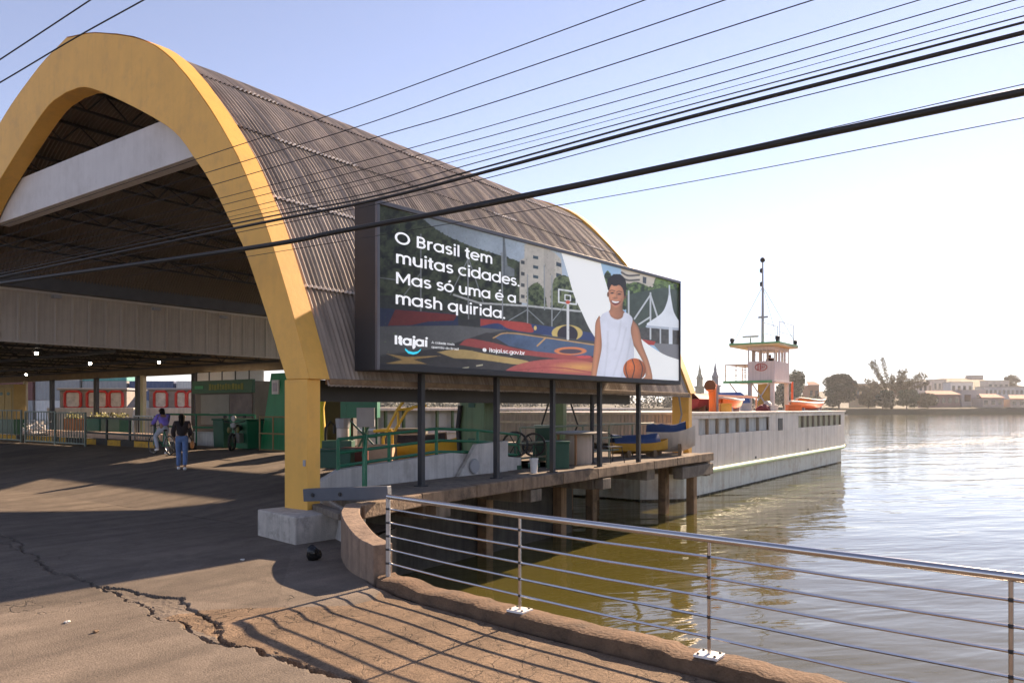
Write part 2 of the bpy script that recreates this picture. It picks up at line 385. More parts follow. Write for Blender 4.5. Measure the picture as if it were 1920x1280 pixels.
# quay wall under the pavement edge, and the rough kerb carrying the railing
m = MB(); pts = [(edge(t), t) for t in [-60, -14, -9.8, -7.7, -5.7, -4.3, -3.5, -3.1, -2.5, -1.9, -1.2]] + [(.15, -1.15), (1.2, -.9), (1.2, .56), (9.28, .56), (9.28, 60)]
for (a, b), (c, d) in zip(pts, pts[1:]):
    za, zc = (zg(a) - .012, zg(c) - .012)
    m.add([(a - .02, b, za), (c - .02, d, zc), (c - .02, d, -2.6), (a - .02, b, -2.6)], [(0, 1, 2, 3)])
struct(m.build('quay_wall', mat('shade_dark_wall', (.05, .045, .035), .95, .4, 2, .6, 20, streak=.5)))  # near-black colour paints the shade under the pier
m = MB(); n = 0
ts = np.arange(-14, -3.35, .045); rows = []
for t in ts:
    s0 = edge(t); j = .03 * (vnoise(np.array(t), np.array(1.), 2.5, 3) - .5); z = .085 + .03 * (float(vnoise(np.array(t), np.array(2.), 3.5, 2)) - .5)
    hf = lambda a_, q_: float(vnoise(np.array(t), np.array(q_), 9., 4)) - .5
    off = .035 * hf(9, 1.) + .03 * (float(vnoise(np.array(t), np.array(5.), 2., 7)) - .5) + float(j); z += .03 * hf(9, 3.)
    rows.append([(s0 - .05 + off, t, -.05), (s0 - .03 + off, t, z * .85), (s0 + .01 + off, t, z), (s0 + .15, t, z + .02 * hf(9, 6.)), (s0 + .28 + off * .6, t, z * .9), (s0 + .31 + off * .6, t, z - .05), (s0 + .28, t, -.6)])
vs = [p for r_ in rows for p in r_]; k = 7
m.add(vs, [(i * k + j, i * k + j + 1, (i + 1) * k + j + 1, (i + 1) * k + j) for i in range(len(rows) - 1) for j in range(k - 1)])
kerb_m = mat('kerb_concrete', (.15, .090, .052), .95, .45, 7, 1., 26, dirt=(.03, .022, .015), dscale=3.5, damt=.8)
struct(m.build('quay_kerb', kerb_m, smooth=35))

# ================================================================== FERRY SHELTER (vaulted roof on two yellow arches)
APX = 8.45
OUT = [(-.10, 2.58), (-.05, 2.72), (.46, 3.98), (1.23, 5.56), (2.42, 7.29), (4.44, 9.22), (6.80, 10.21), (APX, 10.58)]
INN = [(.50, 2.58), (.66, 2.91), (1.06, 3.74), (1.69, 4.93), (2.12, 5.49), (2.63, 6.17), (3.21, 6.79), (4.27, 7.68), (7.23, 9.12), (APX, 9.33)]
def half(P, n=36): return resample(cr([(p[0], p[1], 0) for p in P]), n)
def full(P, n=36):
    h = half(P, n); return [(p.x, p.y) for p in h] + [(2 * APX - p.x, p.y) for p in reversed(h[:-1])]
shelter = thing('ferry_shelter', 'vaulted ferry shelter with corrugated grey brown roof between two yellow arches', 'shelter')
fo, fi = full(OUT), full(INN)
def arch(s0, s1, nm):
    m = MB(); n = len(fo); vs = []
    for (a, b), (c, d) in zip(fo, fi): vs += [(s0, a, b), (s0, c, d), (s1, a, b), (s1, c, d)]
    fs = []
    for i in range(n - 1):
        p, q = 4 * i, 4 * i + 4
        fs += [(p, p + 1, q + 1, q), (p + 2, q + 2, q + 3, p + 3), (p, q, q + 2, p + 2), (p + 1, p + 3, q + 3, q + 1)]
    fs += [(0, 2, 3, 1), (4 * n - 4, 4 * n - 3, 4 * n - 1, 4 * n - 2)]
    m.add(vs, fs); a = m.build('arch', yellow, shelter, smooth=25, bevel=.012)
    for y0, y1, zb in ((-.04, .55, .40 if s0 < 5 else .60), (2 * APX - .55, 2 * APX + .04, zg(s0) - .02)):
        MB().box(s0, s1 - .15, y0, y1, zb, 2.577).build('arch_leg', yellow, shelter, bevel=.012)
    # metal flashing along the outer rim
    m = MB(); q = []
    for k in range(0, 37):
        a_, b_ = fo[k]; q.append((a_, b_))
    vs = []
    for i, (a_, b_) in enumerate(q):
        t2 = q[min(i + 1, 36)]; t1 = q[max(i - 1, 0)]; dx, dy = t2[0] - t1[0], t2[1] - t1[1]; l = math.hypot(dx, dy); nx, ny = -dy / l, dx / l
        o_ = .012 + .012 * random.random() * (1 if 8 < i < 30 else 0)
        vs += [(s0 - .006, a_ + nx * o_, b_ + ny * o_), (s1 - .02, a_ + nx * (o_ + .01), b_ + ny * (o_ + .01))]
    m.add(vs, [(2 * i, 2 * i + 1, 2 * i + 3, 2 * i + 2) for i in range(36)]); m.build('rim_flashing', yellow, shelter, smooth=60)
arch(0, .42, 'front'); arch(15.65, 16.07, 'rear')

# roof sheets: rows of corrugated sheets that share a mesh per row
def inset(P, d):
    out = []
    for i, p in enumerate(P):
        a, b = P[max(i - 1, 0)], P[min(i + 1, len(P) - 1)]; t = (b - a).normalized(); nrm = Vector((-t.y, t.x, 0)); out.append(p - nrm * d)
    return out
roofP = inset([Vector((a, b, 0)) for a, b in full(OUT, 60)], .09)
roofP = [p for p in roofP if not (p.x > APX and p.y < 5.75)]
roofP = resample(roofP, 11 * 6)
S0, S1, NC = .40, 15.68, 15
cw = (S1 - S0) / NC; per = cw / 10
for r_ in range(11):
    seg = roofP[r_ * 6:r_ * 6 + 7]
    if r_ < 5: seg = [seg[0] + (seg[0] - seg[1]).normalized() * .10] + seg[1:]
    if r_ > 5: seg = seg[:-1] + [seg[-1] + (seg[-1] - seg[-2]).normalized() * .10]
    nx = 60; vs = []
    for i, p in enumerate(seg):
        a, b = seg[max(i - 1, 0)], seg[min(i + 1, 6)]; t = (b - a).normalized(); nrm = Vector((-t.y, t.x, 0))
        lap = .03 * (1 - i / 6) if r_ < 5 else (.03 * i / 6 if r_ > 5 else .015)
        for k in range(nx + 1):
            x = k * (cw + .03) / nx; q = p + nrm * (.024 * math.sin(2 * math.pi * x / per) + lap)
            vs.append((x, q.x, q.y))
    me = bpy.data.meshes.new('roof_sheet'); me.from_pydata(vs, [], [(i * (nx + 1) + k, i * (nx + 1) + k + 1, (i + 1) * (nx + 1) + k + 1, (i + 1) * (nx + 1) + k) for i in range(6) for k in range(nx)])
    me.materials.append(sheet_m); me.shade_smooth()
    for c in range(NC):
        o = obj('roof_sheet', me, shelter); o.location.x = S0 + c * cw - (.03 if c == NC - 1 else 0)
        o.location.z = random.uniform(-.006, .006)
lap_m = mat('lap_lit_edge', (.80, .72, .62), .8, .2, 4, .1)  # pale tone imitates sunlight caught on the sheet laps
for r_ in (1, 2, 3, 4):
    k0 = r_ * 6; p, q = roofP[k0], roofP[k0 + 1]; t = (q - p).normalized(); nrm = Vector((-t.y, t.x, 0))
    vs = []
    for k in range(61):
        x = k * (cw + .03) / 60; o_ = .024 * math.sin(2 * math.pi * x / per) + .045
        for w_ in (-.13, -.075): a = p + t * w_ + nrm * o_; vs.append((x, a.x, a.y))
    me = bpy.data.meshes.new('lap_highlight'); me.from_pydata(vs, [], [(2 * k, 2 * k + 2, 2 * k + 3, 2 * k + 1) for k in range(60)]); me.materials.append(lap_m); me.shade_smooth()
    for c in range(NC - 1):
        if random.random() < (.85 if r_ < 3 else .5): o = obj('lap_highlight', me, shelter); o.location.x = S0 + c * cw
# (above: pale strips painting sunlit lap edges) eave gutter, inner eave beam
m = MB().box(.42, 15.6, -.10, .02, 2.50, 2.60); m.build('eave_gutter', mat('rusty_gutter', (.20, .13, .075), .8, .3, 6, .3, dirt=(.4, .3, .18), dscale=5, damt=.5), shelter, bevel=.01)
MB().box(.45, 12.6, .55, .85, 2.22, 2.60).build('eave_beam', steel_dark, shelter)
# tie beams
def tie(s0, s1, z0, z1, y0, y1):
    MB().box(s0, s1, y0, y1, z0, z1).build('tie_beam', beam_w, shelter, bevel=.015)
tie(.45, .80, 7.12, 8.10, 3.7, 2 * APX - 3.28)
tie(15.2, 15.6, 6.1, 7.1, 3.0, 2 * APX - 3.0)
# purlin trusses running the length of the vault
inn2 = inset([Vector((a, b, 0)) for a, b in full(OUT, 60)], .16)
lin = resample(inn2, 200)
for k in [14, 28, 42, 56, 70, 84, 100, 112, 124, 136, 148, 158]:
    p = lin[k]; t = (lin[k + 1] - lin[k - 1]).normalized(); nrm = Vector((t.y, -t.x, 0)); q = p + nrm * .62
    m = MB(); a = lambda s, u: (s, u.x, u.y)
    m.bar(a(.5, p), a(15.6, p), .07, .07); m.bar(a(.5, q), a(15.6, q), .06, .06)
    npan = 14; st = 15.1 / npan
    for i in range(npan):
        s = .5 + i * st
        m.bar(a(s, p), a(s + st / 2, q), .035, .035); m.bar(a(s + st / 2, q), a(s + st, p), .035, .035)
    m.build('purlin_truss', steel_dark, shelter)
# left eave: gutter girder and hanging fascia of cream sheets
FT = 15.6
MB().box(.5, 15.6, FT - .35, FT + .5, 5.74, 6.5).build('valley_girder', mat('blue_grey_steel', (.075, .08, .09), .6), shelter)
pw = .52; me = MB(); nx = 12; vs = []
for z in (4.15, 5.66):
    for k in range(nx + 1):
        u = k / nx; off = .035 if (u < .12 or u > .92) else 0
        vs.append((u * (pw + .03), -off - .004 * u, z))
me.add(vs, [(k, k + 1, nx + 1 + k + 1, nx + 1 + k) for k in range(nx)])
fm = me.mesh('fascia_panel', fascia_m)
for i in range(30):
    o = obj('fascia_panel', fm, shelter); o.location = (.2 + i * pw, FT + random.uniform(0, .012), random.uniform(-.008, .008))
MB().box(.2, 15.8, FT - .06, FT + .05, 5.66, 5.72).build('fascia_cap', beam_w, shelter)
MB().box(.2, 15.8, FT - .05, FT + .05, 4.09, 4.15).build('fascia_trim', fascia_m, shelter)
for px in (105, 292, 418):
    p = PT(px, 548 + .12 * px, FT - .1)
    mm = MB().box(p.x - .12, p.x + .12, FT - .22, FT - .05, p.z + .02, p.z + .12); mm.build('floodlight', grey_m, shelter)
# plinth of the front leg, old drain pipe, steel bumper beam, grey cable strip on the rear leg
m = MB(); c0 = [(-.62, -.52), (.36, -.62), (.46, .62), (-.40, .74)]
m.prism([(x, y, -.03) for x, y in c0], (0, 0, .46)); m.build('plinth', concrete, shelter, bevel=.025)
m = MB().tube([PT(1289, 742, -.1) + Vector((-.46, 0.1, 0)), (15.63, .2, 1.9), (15.63, .36, 1.2), (15.64, .42, .75)], .03, 6)
m.build('conduit', grey_m, shelter)
MB().box(-.02, .0, -.0, .05, 1.15, 1.25).build('tag_plate', grey_m, shelter)

# low side canopy to the left of the vault
cano = thing('side_canopy', 'low flat canopy with exposed trusses beside the vaulted shelter', 'canopy')
MB().box(-3.5, 12.3, FT + .5, 52, 4.75, 4.85).build('roof_deck', mat('canopy_sheet', (.10, .085, .065), .8, .2, 2, .1), cano)
MB().box(12.3, 12.45, FT + .5, 52, 3.72, 4.95).build('river_fascia', mat('canopy_edge', (.16, .12, .07), .8, .25, 3, .1), cano)
for t in [17.5 + 2.6 * k for k in range(12)]:
    m = MB(); m.bar((-3.4, t, 4.72), (12.2, t, 4.72), .06, .06); m.bar((-3.4, t, 4.12), (12.2, t, 4.12), .06, .06)
    for i in range(13):
        s = -3.4 + 1.2 * i; m.bar((s, t, 4.72), (s + .6, t, 4.12), .035, .035); m.bar((s + .6, t, 4.12), (s + 1.2, t, 4.72), .035, .035)
    m.build('roof_truss', steel_dark, cano)
for s in (1.5, 5., 8.5, 11.6):
    MB().bar((s, FT + .5, 4.05), (s, 52, 4.05), .08, .10).build('purlin', steel_dark, cano)
col_y = mat('dirty_cream_steel', (.42, .35, .22), .6, .15, 3, .05)
for px, mt in ((48, col_y), (98, steel_dark), (181, steel_dark), (259, steel_dark), (269, col_y), (365, steel_dark)):
    p = PS(px, 760, 12.2); wd = .13
    MB().box(12.1, 12.1 + wd * 1.4, p.y - wd, p.y + wd, .5, 3.75).build('column', mt, cano)
lamp_e = emis('lamp_glow', (1, .86, .66), 30)
lamps = [(68, 662, 3.2), (169, 681, 6.2), (298, 679, 8.8), (49, 702, 8.5)]
for i, (px, py, s) in enumerate(lamps):
    p = PS(px, py, s); lt = thing('pendant_lamp', 'small lit pendant lamp hanging under the low side canopy', 'lamp', p, 'lit lamps under the canopy')
    MB().ball((0, 0, 0), .055, .055, .055, 12, 8).build('bulb', lamp_e, lt, smooth=40)
    MB().lathe([(.03, .16), (.04, .1), (.10, .05), (.11, .03)], n=12).build('shade', steel_dark, lt, smooth=40)
    MB().tube([(0, 0, .18), (0, 0, max(.4, 4.1 - p.z))], .012, 5).build('cord', steel_dark, lt)

# ================================================================== PIER
DZ = .62
pier = thing('pier', 'weathered concrete boarding pier on square piles along the shelter', 'pier')
m = MB()
deck = [(-.12, -1.38), (1.6, -1.06), (4.5, -.92), (9.2, -.83), (15.85, -.72), (16.08, 4.6), (9.25, 4.6), (7.0, .62), (.75, .62), (.2, -.75)]
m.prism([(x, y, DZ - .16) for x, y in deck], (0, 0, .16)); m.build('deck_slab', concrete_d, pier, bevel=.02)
m = MB(); m.prism([(x, y, DZ + .004) for x, y in ((9.3, .62), (16.0, .62), (16.0, 4.55), (9.3, 4.55))], (0, 0, .01)); m.build('deck_screed', gm, pier)
# kerb of the pier edge in separate precast pieces
ep = [(-.12, -1.38), (1.6, -1.06), (4.5, -.92), (9.2, -.83), (15.85, -.72)]
def epos(s):
    for (a, b), (c, d) in zip(ep, ep[1:]):
        if a <= s <= c: return b + (d - b) * (s - a) / (c - a)
    return -.72
s = -.11
edge_m = mat('worn_edge_beam', (.21, .145, .095), .9, .35, 4, .8, 20, dirt=(.03, .025, .02), dscale=2.2, damt=.85, streak=.5)
while s < 15.6:
    e = min(s + 1.62, 15.84)
    m = MB().bar((s, epos(s) - .02, DZ - .09), (e - .015, epos(e) - .02, DZ - .09), .18, .24 + random.uniform(-.02, .02)); m.build('edge_beam', edge_m, pier, bevel=.02); s = e
for s in (2.3, 5.3, 8.4, 11.4):
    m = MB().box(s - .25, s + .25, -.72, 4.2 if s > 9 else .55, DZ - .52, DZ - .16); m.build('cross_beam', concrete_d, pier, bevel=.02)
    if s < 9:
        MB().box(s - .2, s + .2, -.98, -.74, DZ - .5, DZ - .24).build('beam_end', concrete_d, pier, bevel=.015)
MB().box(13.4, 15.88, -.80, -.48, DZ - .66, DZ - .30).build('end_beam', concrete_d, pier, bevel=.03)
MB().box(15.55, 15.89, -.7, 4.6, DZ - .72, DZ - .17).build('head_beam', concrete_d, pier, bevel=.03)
pile_m = mat('pile_concrete', (.25, .15, .075), .9, .3, 3, .6, 20, dirt=(.03, .028, .02), dscale=1.6, damt=.8, streak=.5)
for s, t in ((14.0, .1), (14.5, -.62), (15.8, .9), (15.8, 3.6), (11.4, 1.2), (11.4, 2.8), (8.4, .4), (5.3, .4), (13, 3)):
    MB().prism([(s - .13, t - .13, -2.6), (s + .13, t - .13, -2.6), (s + .13, t + .13, -2.6), (s - .13, t + .13, -2.6)], (.0, 0, 2.6 + DZ - .3)).build('pile', pile_m, pier, bevel=.02)
# pale ramp wall with sloping top at the back of the pier
m = MB(); m.prism([(.7, .62, 0), (7.0, .62, .2), (7.0, .62, DZ + .02), (7.0, .62, DZ + .28), (4.4, .62, DZ + .52), (1.3, .62, DZ + .36), (.7, .62, DZ + .12)], (0, .16, 0)); m.build('ramp_wall', concrete_w, pier, bevel=.01)
m = MB(); m.prism([(4.5, .50, DZ), (6.3, .50, DZ), (6.3, .50, DZ + .72), (5.1, .50, DZ + .68)], (0, .1, 0)); m.build('ramp_cheek', concrete_w, pier, bevel=.01)
MB().lathe([(.02, 0), (.15, 0), (.17, .03), (.15, .06), (.02, .06)], (5.0, .44, DZ + .2), 20, 'y').build('mooring_ring', grey_m, pier, smooth=40)
# near end: splayed wing wall and landing
m = MB(); m.prism([(.62, .62, -.02), (.75, .62, DZ - .02), (-.14, -1.33, DZ - .17), (-.22, -1.36, -.02)], (.12, 0, 0)); m.build('wing_wall', concrete_w, pier, bevel=.01)
m = MB(); m.prism([(-.26, -1.34, .42), (.35, .1, .42), (.2, .2, .42), (-.42, -1.26, .42)], (0, 0, .10)); m.build('landing_step', concrete_d, pier, bevel=.015)

# curved parapet between the pier and the railing
par = []
cen = cr([(.0, -1.15, .62), (-.62, -1.75, .60), (-1.15, -2.45, .56), (-1.42, -2.95, .48), (-1.55, -3.36, .44)], 8)
m = MB(); vs = []
for i, p in enumerate(cen):
    a, b = cen[max(i - 1, 0)], cen[min(i + 1, len(cen) - 1)]; t = (b - a); t.z = 0; t.normalize(); nrm = Vector((-t.y, t.x, 0))
    q0, q1 = p - nrm * .13, p + nrm * .13
    vs += [(q0.x, q0.y, -.2), (q0.x, q0.y, p.z), (q1.x, q1.y, p.z + .01), (q1.x, q1.y, -1.5)]
n = len(cen); fs = [(4 * i + j, 4 * i + j + 1, 4 * i + 5 + j, 4 * i + 4 + j) for i in range(n - 1) for j in range(3)] + [(0, 1, 2, 3), (4 * n - 4, 4 * n - 3, 4 * n - 2, 4 * n - 1)]
m.add(vs, fs); pw_ = m.build('parapet_wall', mat('parapet_concrete', (.27, .19, .135), .92, .25, 4, .6, 22, dirt=(.09, .06, .05), dscale=2.5, damt=.55, streak=.35), smooth=30, bevel=.012)
tag(pw_, 'short curved concrete parapet between the pier and the steel railing', 'parapet')
# dark steel bumper beam from the arch leg to the pier
bb = thing('bumper_beam', 'dark grey steel beam bolted between the yellow leg and the pier', 'beam')
p0, p1 = Vector((-.12, -.14, .70)), Vector((.30, -1.62, .80))
MB().bar(p0, p1, .13, .20).build('beam_body', mat('slate_steel', (.085, .095, .115), .5, .15, 4, .08), bb, bevel=.008)
for f in (.12, .45): 
    c = p0.lerp(p1, f); MB().lathe([(.03, -.01), (.035, .0), (.03, .02)], (c.x - .075, c.y - .02, c.z), 8, 'x').build('bolt', steel_dark, bb)
c = thing('drain_pipe', 'pale concrete pipe stub standing behind the arch plinth', 'pipe', (.42, -.62, 0))
MB().lathe([(.20, -.02), (.235, .1), (.24, .38), (.20, .44), (.14, .47)], n=20).build('pipe_body', concrete, c, smooth=40)
MB().tube([(-.16, -.12, .45), (-.22, -.2, .42), (-.25, -.22, .3), (-.25, -.22, .12)], .022, 6).build('outlet', mat('brass', (.5, .35, .14), .4, metal=.8), c, smooth=50)
p = PZ(586, 1050, .0)
m = MB().ball((0, 0, .10), .085, .085, .11, 14, 10, .25); m.ball((.05, -.04, .08), .06, .06, .075, 10, 8, .2)
o = m.build('rubbish_bag', mat('black_plastic', (.008, .008, .009), .25, .3, 6, .8, 18), smooth=60); o.location = p
tag(o, 'small knotted black plastic bag lying on the pavement by the plinth', 'bag')

# ================================================================== FOREGROUND RAILING
rl = thing('quay_railing', 'stainless steel quay railing with a round handrail and five thin rails', 'railing')
rp = [(-1.60, -3.50), (-1.97, -5.70), (-2.19, -7.74), (-2.40, -9.80), (-2.62, -12.0)]
rails = [1.04, .895, .73, .57, .41, .245]
def rpath(z): return [(x, y, z) for x, y in rp]
MB().tube(rpath(1.04), .031, 14).build('handrail', inox, rl, smooth=40)
for z in rails[1:]:
    q = []
    for (a, b) in zip(rpath(z), rpath(z)[1:]):
        a, b = Vector(a), Vector(b); q += [a, a.lerp(b, .5) - Vector((0, 0, .008))]
    q.append(Vector(rpath(z)[-1])); MB().tube(q, .0125, 8).build('rail', inox, rl, smooth=40)
plate_m = mat('white_plate', (.75, .74, .72), .5, .1, 6, .1, dirt=(.35, .16, .06), dscale=12, damt=.5)
for i, (x, y) in enumerate(rp):
    r_ = .028 if i == 0 else .0145
    MB().tube([(x, y, .07), (x, y, 1.02)], r_, 12).build('post', inox if i else mat('dull_steel', (.42, .41, .40), .45, metal=.7), rl, smooth=40)
    for z in rails[1:]:
        MB().lathe([(r_ + .002, -.013), (r_ + .005, -.005), (r_ + .005, .005), (r_ + .002, .013)], (x, y, z), 10).build('rail_clamp', steel_dark, rl, smooth=40)
    if i:
        pl = MB().box(x - .09, x + .09, y - .10, y + .10, .090, .112).build('base_plate', plate_m, rl, bevel=.003)
        for dx in (-.06, .06):
            for dy in (-.07, .07): MB().lathe([(.012, .112), (.012, .122), (.005, .125)], (x + dx, y + dy, 0), 6).build('anchor_bolt', steel_dark, pl)
    else: MB().lathe([(.12, .05), (.125, .075), (.06, .085)], (x, y, 0), 18).build('base_flange', kerb_m, rl, smooth=40)

# ================================================================== BILLBOARD
BA, BB_ = Vector((1.0, -.60, 0)), Vector((11.88, -1.37, 0))
bd = (BB_ - BA); BL = bd.length; bd.normalize(); bn = Vector((bd.y, -bd.x, 0))      # bn points out of the face (towards the river side)
BZ0, BZ1 = 2.75, 5.65
bill = thing('billboard', 'large charcoal framed billboard with a smiling basketball player on steel posts', 'billboard')
def bp3(u, z, o=0): return BA + bd * u + bn * o + Vector((0, 0, z))
def bbox(u0, u1, z0, z1, o0, o1, nm, mt, bev=.006):
    c = bp3((u0 + u1) / 2, (z0 + z1) / 2, (o0 + o1) / 2)
    return MB().obox(c, bd * (u1 - u0) / 2, bn * (o1 - o0) / 2, Vector((0, 0, (z1 - z0) / 2))).build(nm, mt, bill, bevel=bev)
bbox(0, BL, BZ0, BZ1, -.58, -.03, 'cabinet', charcoal)
bbox(0, .06, BZ0, BZ1, -.03, .03, 'frame_side', charcoal_l)
for f_ in (.25, .55, .85):  # plates added unseen behind the billboard to shade the ground strip beside the roof
    c_ = bp3(BL * f_, 0, -.5); MB().prism([(c_.x, c_.y, 2.85), (c_.x, .06, 2.85), (c_.x, 1.12, 5.40), (c_.x, c_.y, 5.55)], (.03, 0, 0)).build('shade_plate', charcoal, bill); bbox(BL - .035, BL, BZ0, BZ1, -.03, .03, 'frame_side', charcoal_l)
bbox(.06, BL - .035, BZ1 - .075, BZ1, -.03, .03, 'frame_top', charcoal_l); bbox(.06, BL - .035, BZ0, BZ0 + .115, -.03, .03, 'frame_bottom', charcoal)
posts = [790, 931, 1036, 1124, 1197]
for px in posts:
    v = ray(px, 800); o0 = BA - bn * .50                       # posts stand under the back of the cabinet
    k = (o0 - CAM).dot(bn) / v.dot(bn); p = CAM + v * k
    MB().box(p.x - .052, p.x + .052, p.y - .052, p.y + .052, DZ - .03, BZ0 + .02).build('post', charcoal, bill, bevel=.006)
    MB().box(p.x - .10, p.x + .10, p.y - .08, p.y + .10, DZ + .002, DZ + .02).build('base_plate', charcoal, bill)
p = PT(1104, 800, .4)
q = thing('inner_post', 'thin black pipe post standing on the pier under the eave', 'post', (p.x, .3, DZ))
MB().tube([(0, 0, 0), (0, 0, 1.86)], .06, 10).build('pipe', charcoal, q, smooth=40); MB().lathe([(.11, 0), (.11, .02), (.05, .03)], n=12).build('foot', charcoal, q)

# --- printed picture: painted into a colour attribute on a fine grid of the screen
NU, NV = 860, 250
u = np.linspace(.06, BL - .035, NU); z = np.linspace(BZ0 + .115, BZ1 - .075, NV)
UU, ZZ = np.meshgrid(u, z)
PX = BA.x + bd.x * UU - CX; PY = BA.y + bd.y * UU - CY
rr = PX * D1[0] + PY * D2[0]; dd = PX * D1[1] + PY * D2[1]
ZX = (960 + F * rr / dd - 660) * 2.909; ZY = (HY - F * (ZZ - EYE) / dd - 360) * 2.909    # print layout units
def lin_(c): c = np.array(c) / 255.; return np.where(c <= .04045, c / 12.92, ((c + .055) / 1.055) ** 2.4)
IMG = np.zeros((NV, NU, 3))
def nz(sc, seed, oct_=3):
    v = 0; a = 1; tot = 0
    for i in range(oct_): v = v + a * vnoise(ZX, ZY, sc * 2 ** i, seed + i); tot += a; a *= .55
    return v / tot
def inpoly(P, soft=2.2):
    ins = np.zeros(ZX.shape, bool); d = np.full(ZX.shape, 1e9); n = len(P)
    for i in range(n):
        (a, b), (c, e) = P[i], P[(i + 1) % n]
        cond = ((b > ZY) != (e > ZY)) & (ZX < (c - a) * (ZY - b) / (e - b + 1e-9) + a); ins ^= cond
        vx, vy = c - a, e - b; k = np.clip(((ZX - a) * vx + (ZY - b) * vy) / (vx * vx + vy * vy + 1e-9), 0, 1)
        d = np.minimum(d, np.hypot(ZX - a - k * vx, ZY - b - k * vy))
    sd = np.where(ins, d, -d); return np.clip(sd / soft + .5, 0, 1)
def ell(cx, cy, rx, ry, soft=2.2): q = np.hypot((ZX - cx) / rx, (ZY - cy) / ry); return np.clip((1 - q) * min(rx, ry) / soft + .5, 0, 1)
def line(pts, wd, soft=1.8):
    d = np.full(ZX.shape, 1e9)
    for (a, b), (c, e) in zip(pts, pts[1:]):
        vx, vy = c - a, e - b; k = np.clip(((ZX - a) * vx + (ZY - b) * vy) / (vx * vx + vy * vy + 1e-9), 0, 1); d = np.minimum(d, np.hypot(ZX - a - k * vx, ZY - b - k * vy))
    return np.clip((wd - d) / soft + .5, 0, 1)
def put(mask, c, mod=None):
    global IMG
    c = lin_(c) if not isinstance(c, np.ndarray) else c
    c = np.broadcast_to(c, IMG.shape)
    if mod is not None: c = c * mod[..., None]
    IMG = IMG * (1 - mask[..., None]) + c * mask[..., None]
def sdist(P):
    ins = inpoly(P, 1e-3) > .5; d = np.full(ZX.shape, 1e9); n = len(P)
    for i in range(n):
        (a, b), (c, e) = P[i], P[(i + 1) % n]; vx, vy = c - a, e - b; k = np.clip(((ZX - a) * vx + (ZY - b) * vy) / (vx * vx + vy * vy + 1e-9), 0, 1); d = np.minimum(d, np.hypot(ZX - a - k * vx, ZY - b - k * vy))
    return np.where(ins, d, 0)
def flesh(P, base=1., lo=.5, w_=16, lx=0.):        # rounded limb: dark at the edges, light towards lx
    d = np.clip(sdist(P) / w_, 0, 1); put(inpoly(P, 2.6), sk, base * (lo + (1.28 - lo) * np.sqrt(d)) * (1 + lx * (ZX - np.mean([p[0] for p in P])) / 60))
def foliage(P, dark=(22, 30, 20), light=(98, 112, 66), sc=.035, sd_=11):
    a = np.clip((nz(sc, sd_, 4) - .33) * 3.2, 0, 1); b = np.clip((nz(sc * 3.1, sd_ + 5, 3) - .3) * 2.2, 0, 1); k = (a * .65 + b * a * .5)[..., None]
    edge_ = np.clip(inpoly(P, 14) + (nz(.09, sd_ + 9, 2) - .5) * 1.1, 0, 1); edge_ = np.clip((edge_ - .35) * 4, 0, 1)
    put(edge_, lin_(dark) * (1 - np.clip(k, 0, 1)) + lin_(light) * np.clip(k, 0, 1))
def smooth(P): return [(p.x, p.y) for p in cr([(a, b, 0) for a, b in P], 5)]
g = np.clip((ZX - 150) / 900, 0, 1)[..., None]
IMG = lin_((112, 122, 126)) * (1 - g) + lin_((176, 192, 208)) * g
IMG = IMG * (.85 + .3 * nz(.006, 1))[..., None]
leaf = lambda s, k=.9: .1 + 3.6 * np.clip(nz(s, 11, 4) - .22, 0, 1) ** 1.2
put(inpoly(smooth([(120, 30), (250, 95), (380, 140), (480, 215), (640, 290), (830, 350), (930, 385)]) + [(930, 660), (120, 660)]), (30, 38, 26)); foliage(smooth([(120, 30), (250, 95), (380, 140), (480, 215), (640, 290), (830, 350), (930, 385)]) + [(930, 660), (120, 660)], (26, 32, 22), (86, 96, 64), .03, 12)
put(inpoly([(826, 250), (838, 250), (852, 400), (890, 420), (890, 460), (826, 460)]), (120, 128, 132), .8 + .4 * nz(.05, 3))
put(line([(832, 235), (836, 480)], 3), (90, 98, 104))
put(inpoly([(945, 285), (985, 278), (1110, 330), (1145, 365), (1152, 470), (1140, 640), (918, 600), (920, 370), (945, 360)]), (196, 188, 174), .88 + .2 * nz(.01, 5))
put(inpoly([(1050, 300), (1110, 330), (1108, 640), (1048, 630)]), (178, 170, 158))
for yy in range(345, 600, 53): put(inpoly([(992, yy), (1020, yy + 5), (1020, yy + 22), (992, yy + 17)]), (62, 82, 92))
for yy in range(372, 590, 62): put(inpoly([(926, yy), (946, yy + 3), (946, yy + 22), (926, yy + 19)]), (70, 76, 80))
for yy in range(380, 560, 60): put(inpoly([(1118, yy), (1146, yy + 8), (1146, yy + 30), (1118, yy + 22)]), (58, 72, 84))
foliage(smooth([(955, 570), (975, 510), (1015, 495), (1050, 540), (1065, 640), (965, 650)]), (40, 52, 34), (112, 126, 78), .06, 13)
put(inpoly(smooth([(1090, 640), (1095, 520), (1120, 465), (1170, 455), (1220, 500), (1300, 560), (1360, 640), (1360, 740), (1090, 720)]), 1), (52, 64, 42)); foliage(smooth([(1085, 640), (1095, 520), (1120, 465), (1170, 455), (1220, 500), (1300, 560), (1360, 640), (1360, 740), (1090, 720)]), (34, 46, 30), (118, 130, 82), .05, 14)
put(inpoly([(150, 560), (700, 600), (1340, 650), (1340, 790), (150, 740)]), (60, 64, 58), .35 + 1.3 * nz(.05, 21, 3))
for yy, sl in ((590, .08),): put(line([(560, 560), (700, 605), (960, 620), (1250, 650)], 5), (190, 192, 190))
for a, b in (((380, 230), (380, 700)), ((636, 330), (640, 720)), ((822, 330), (826, 700)), ((962, 450), (962, 715)), ((1095, 455), (1095, 730)), ((1053, 400), (1055, 640))): put(line([a, b], 3.2), (150, 154, 156))
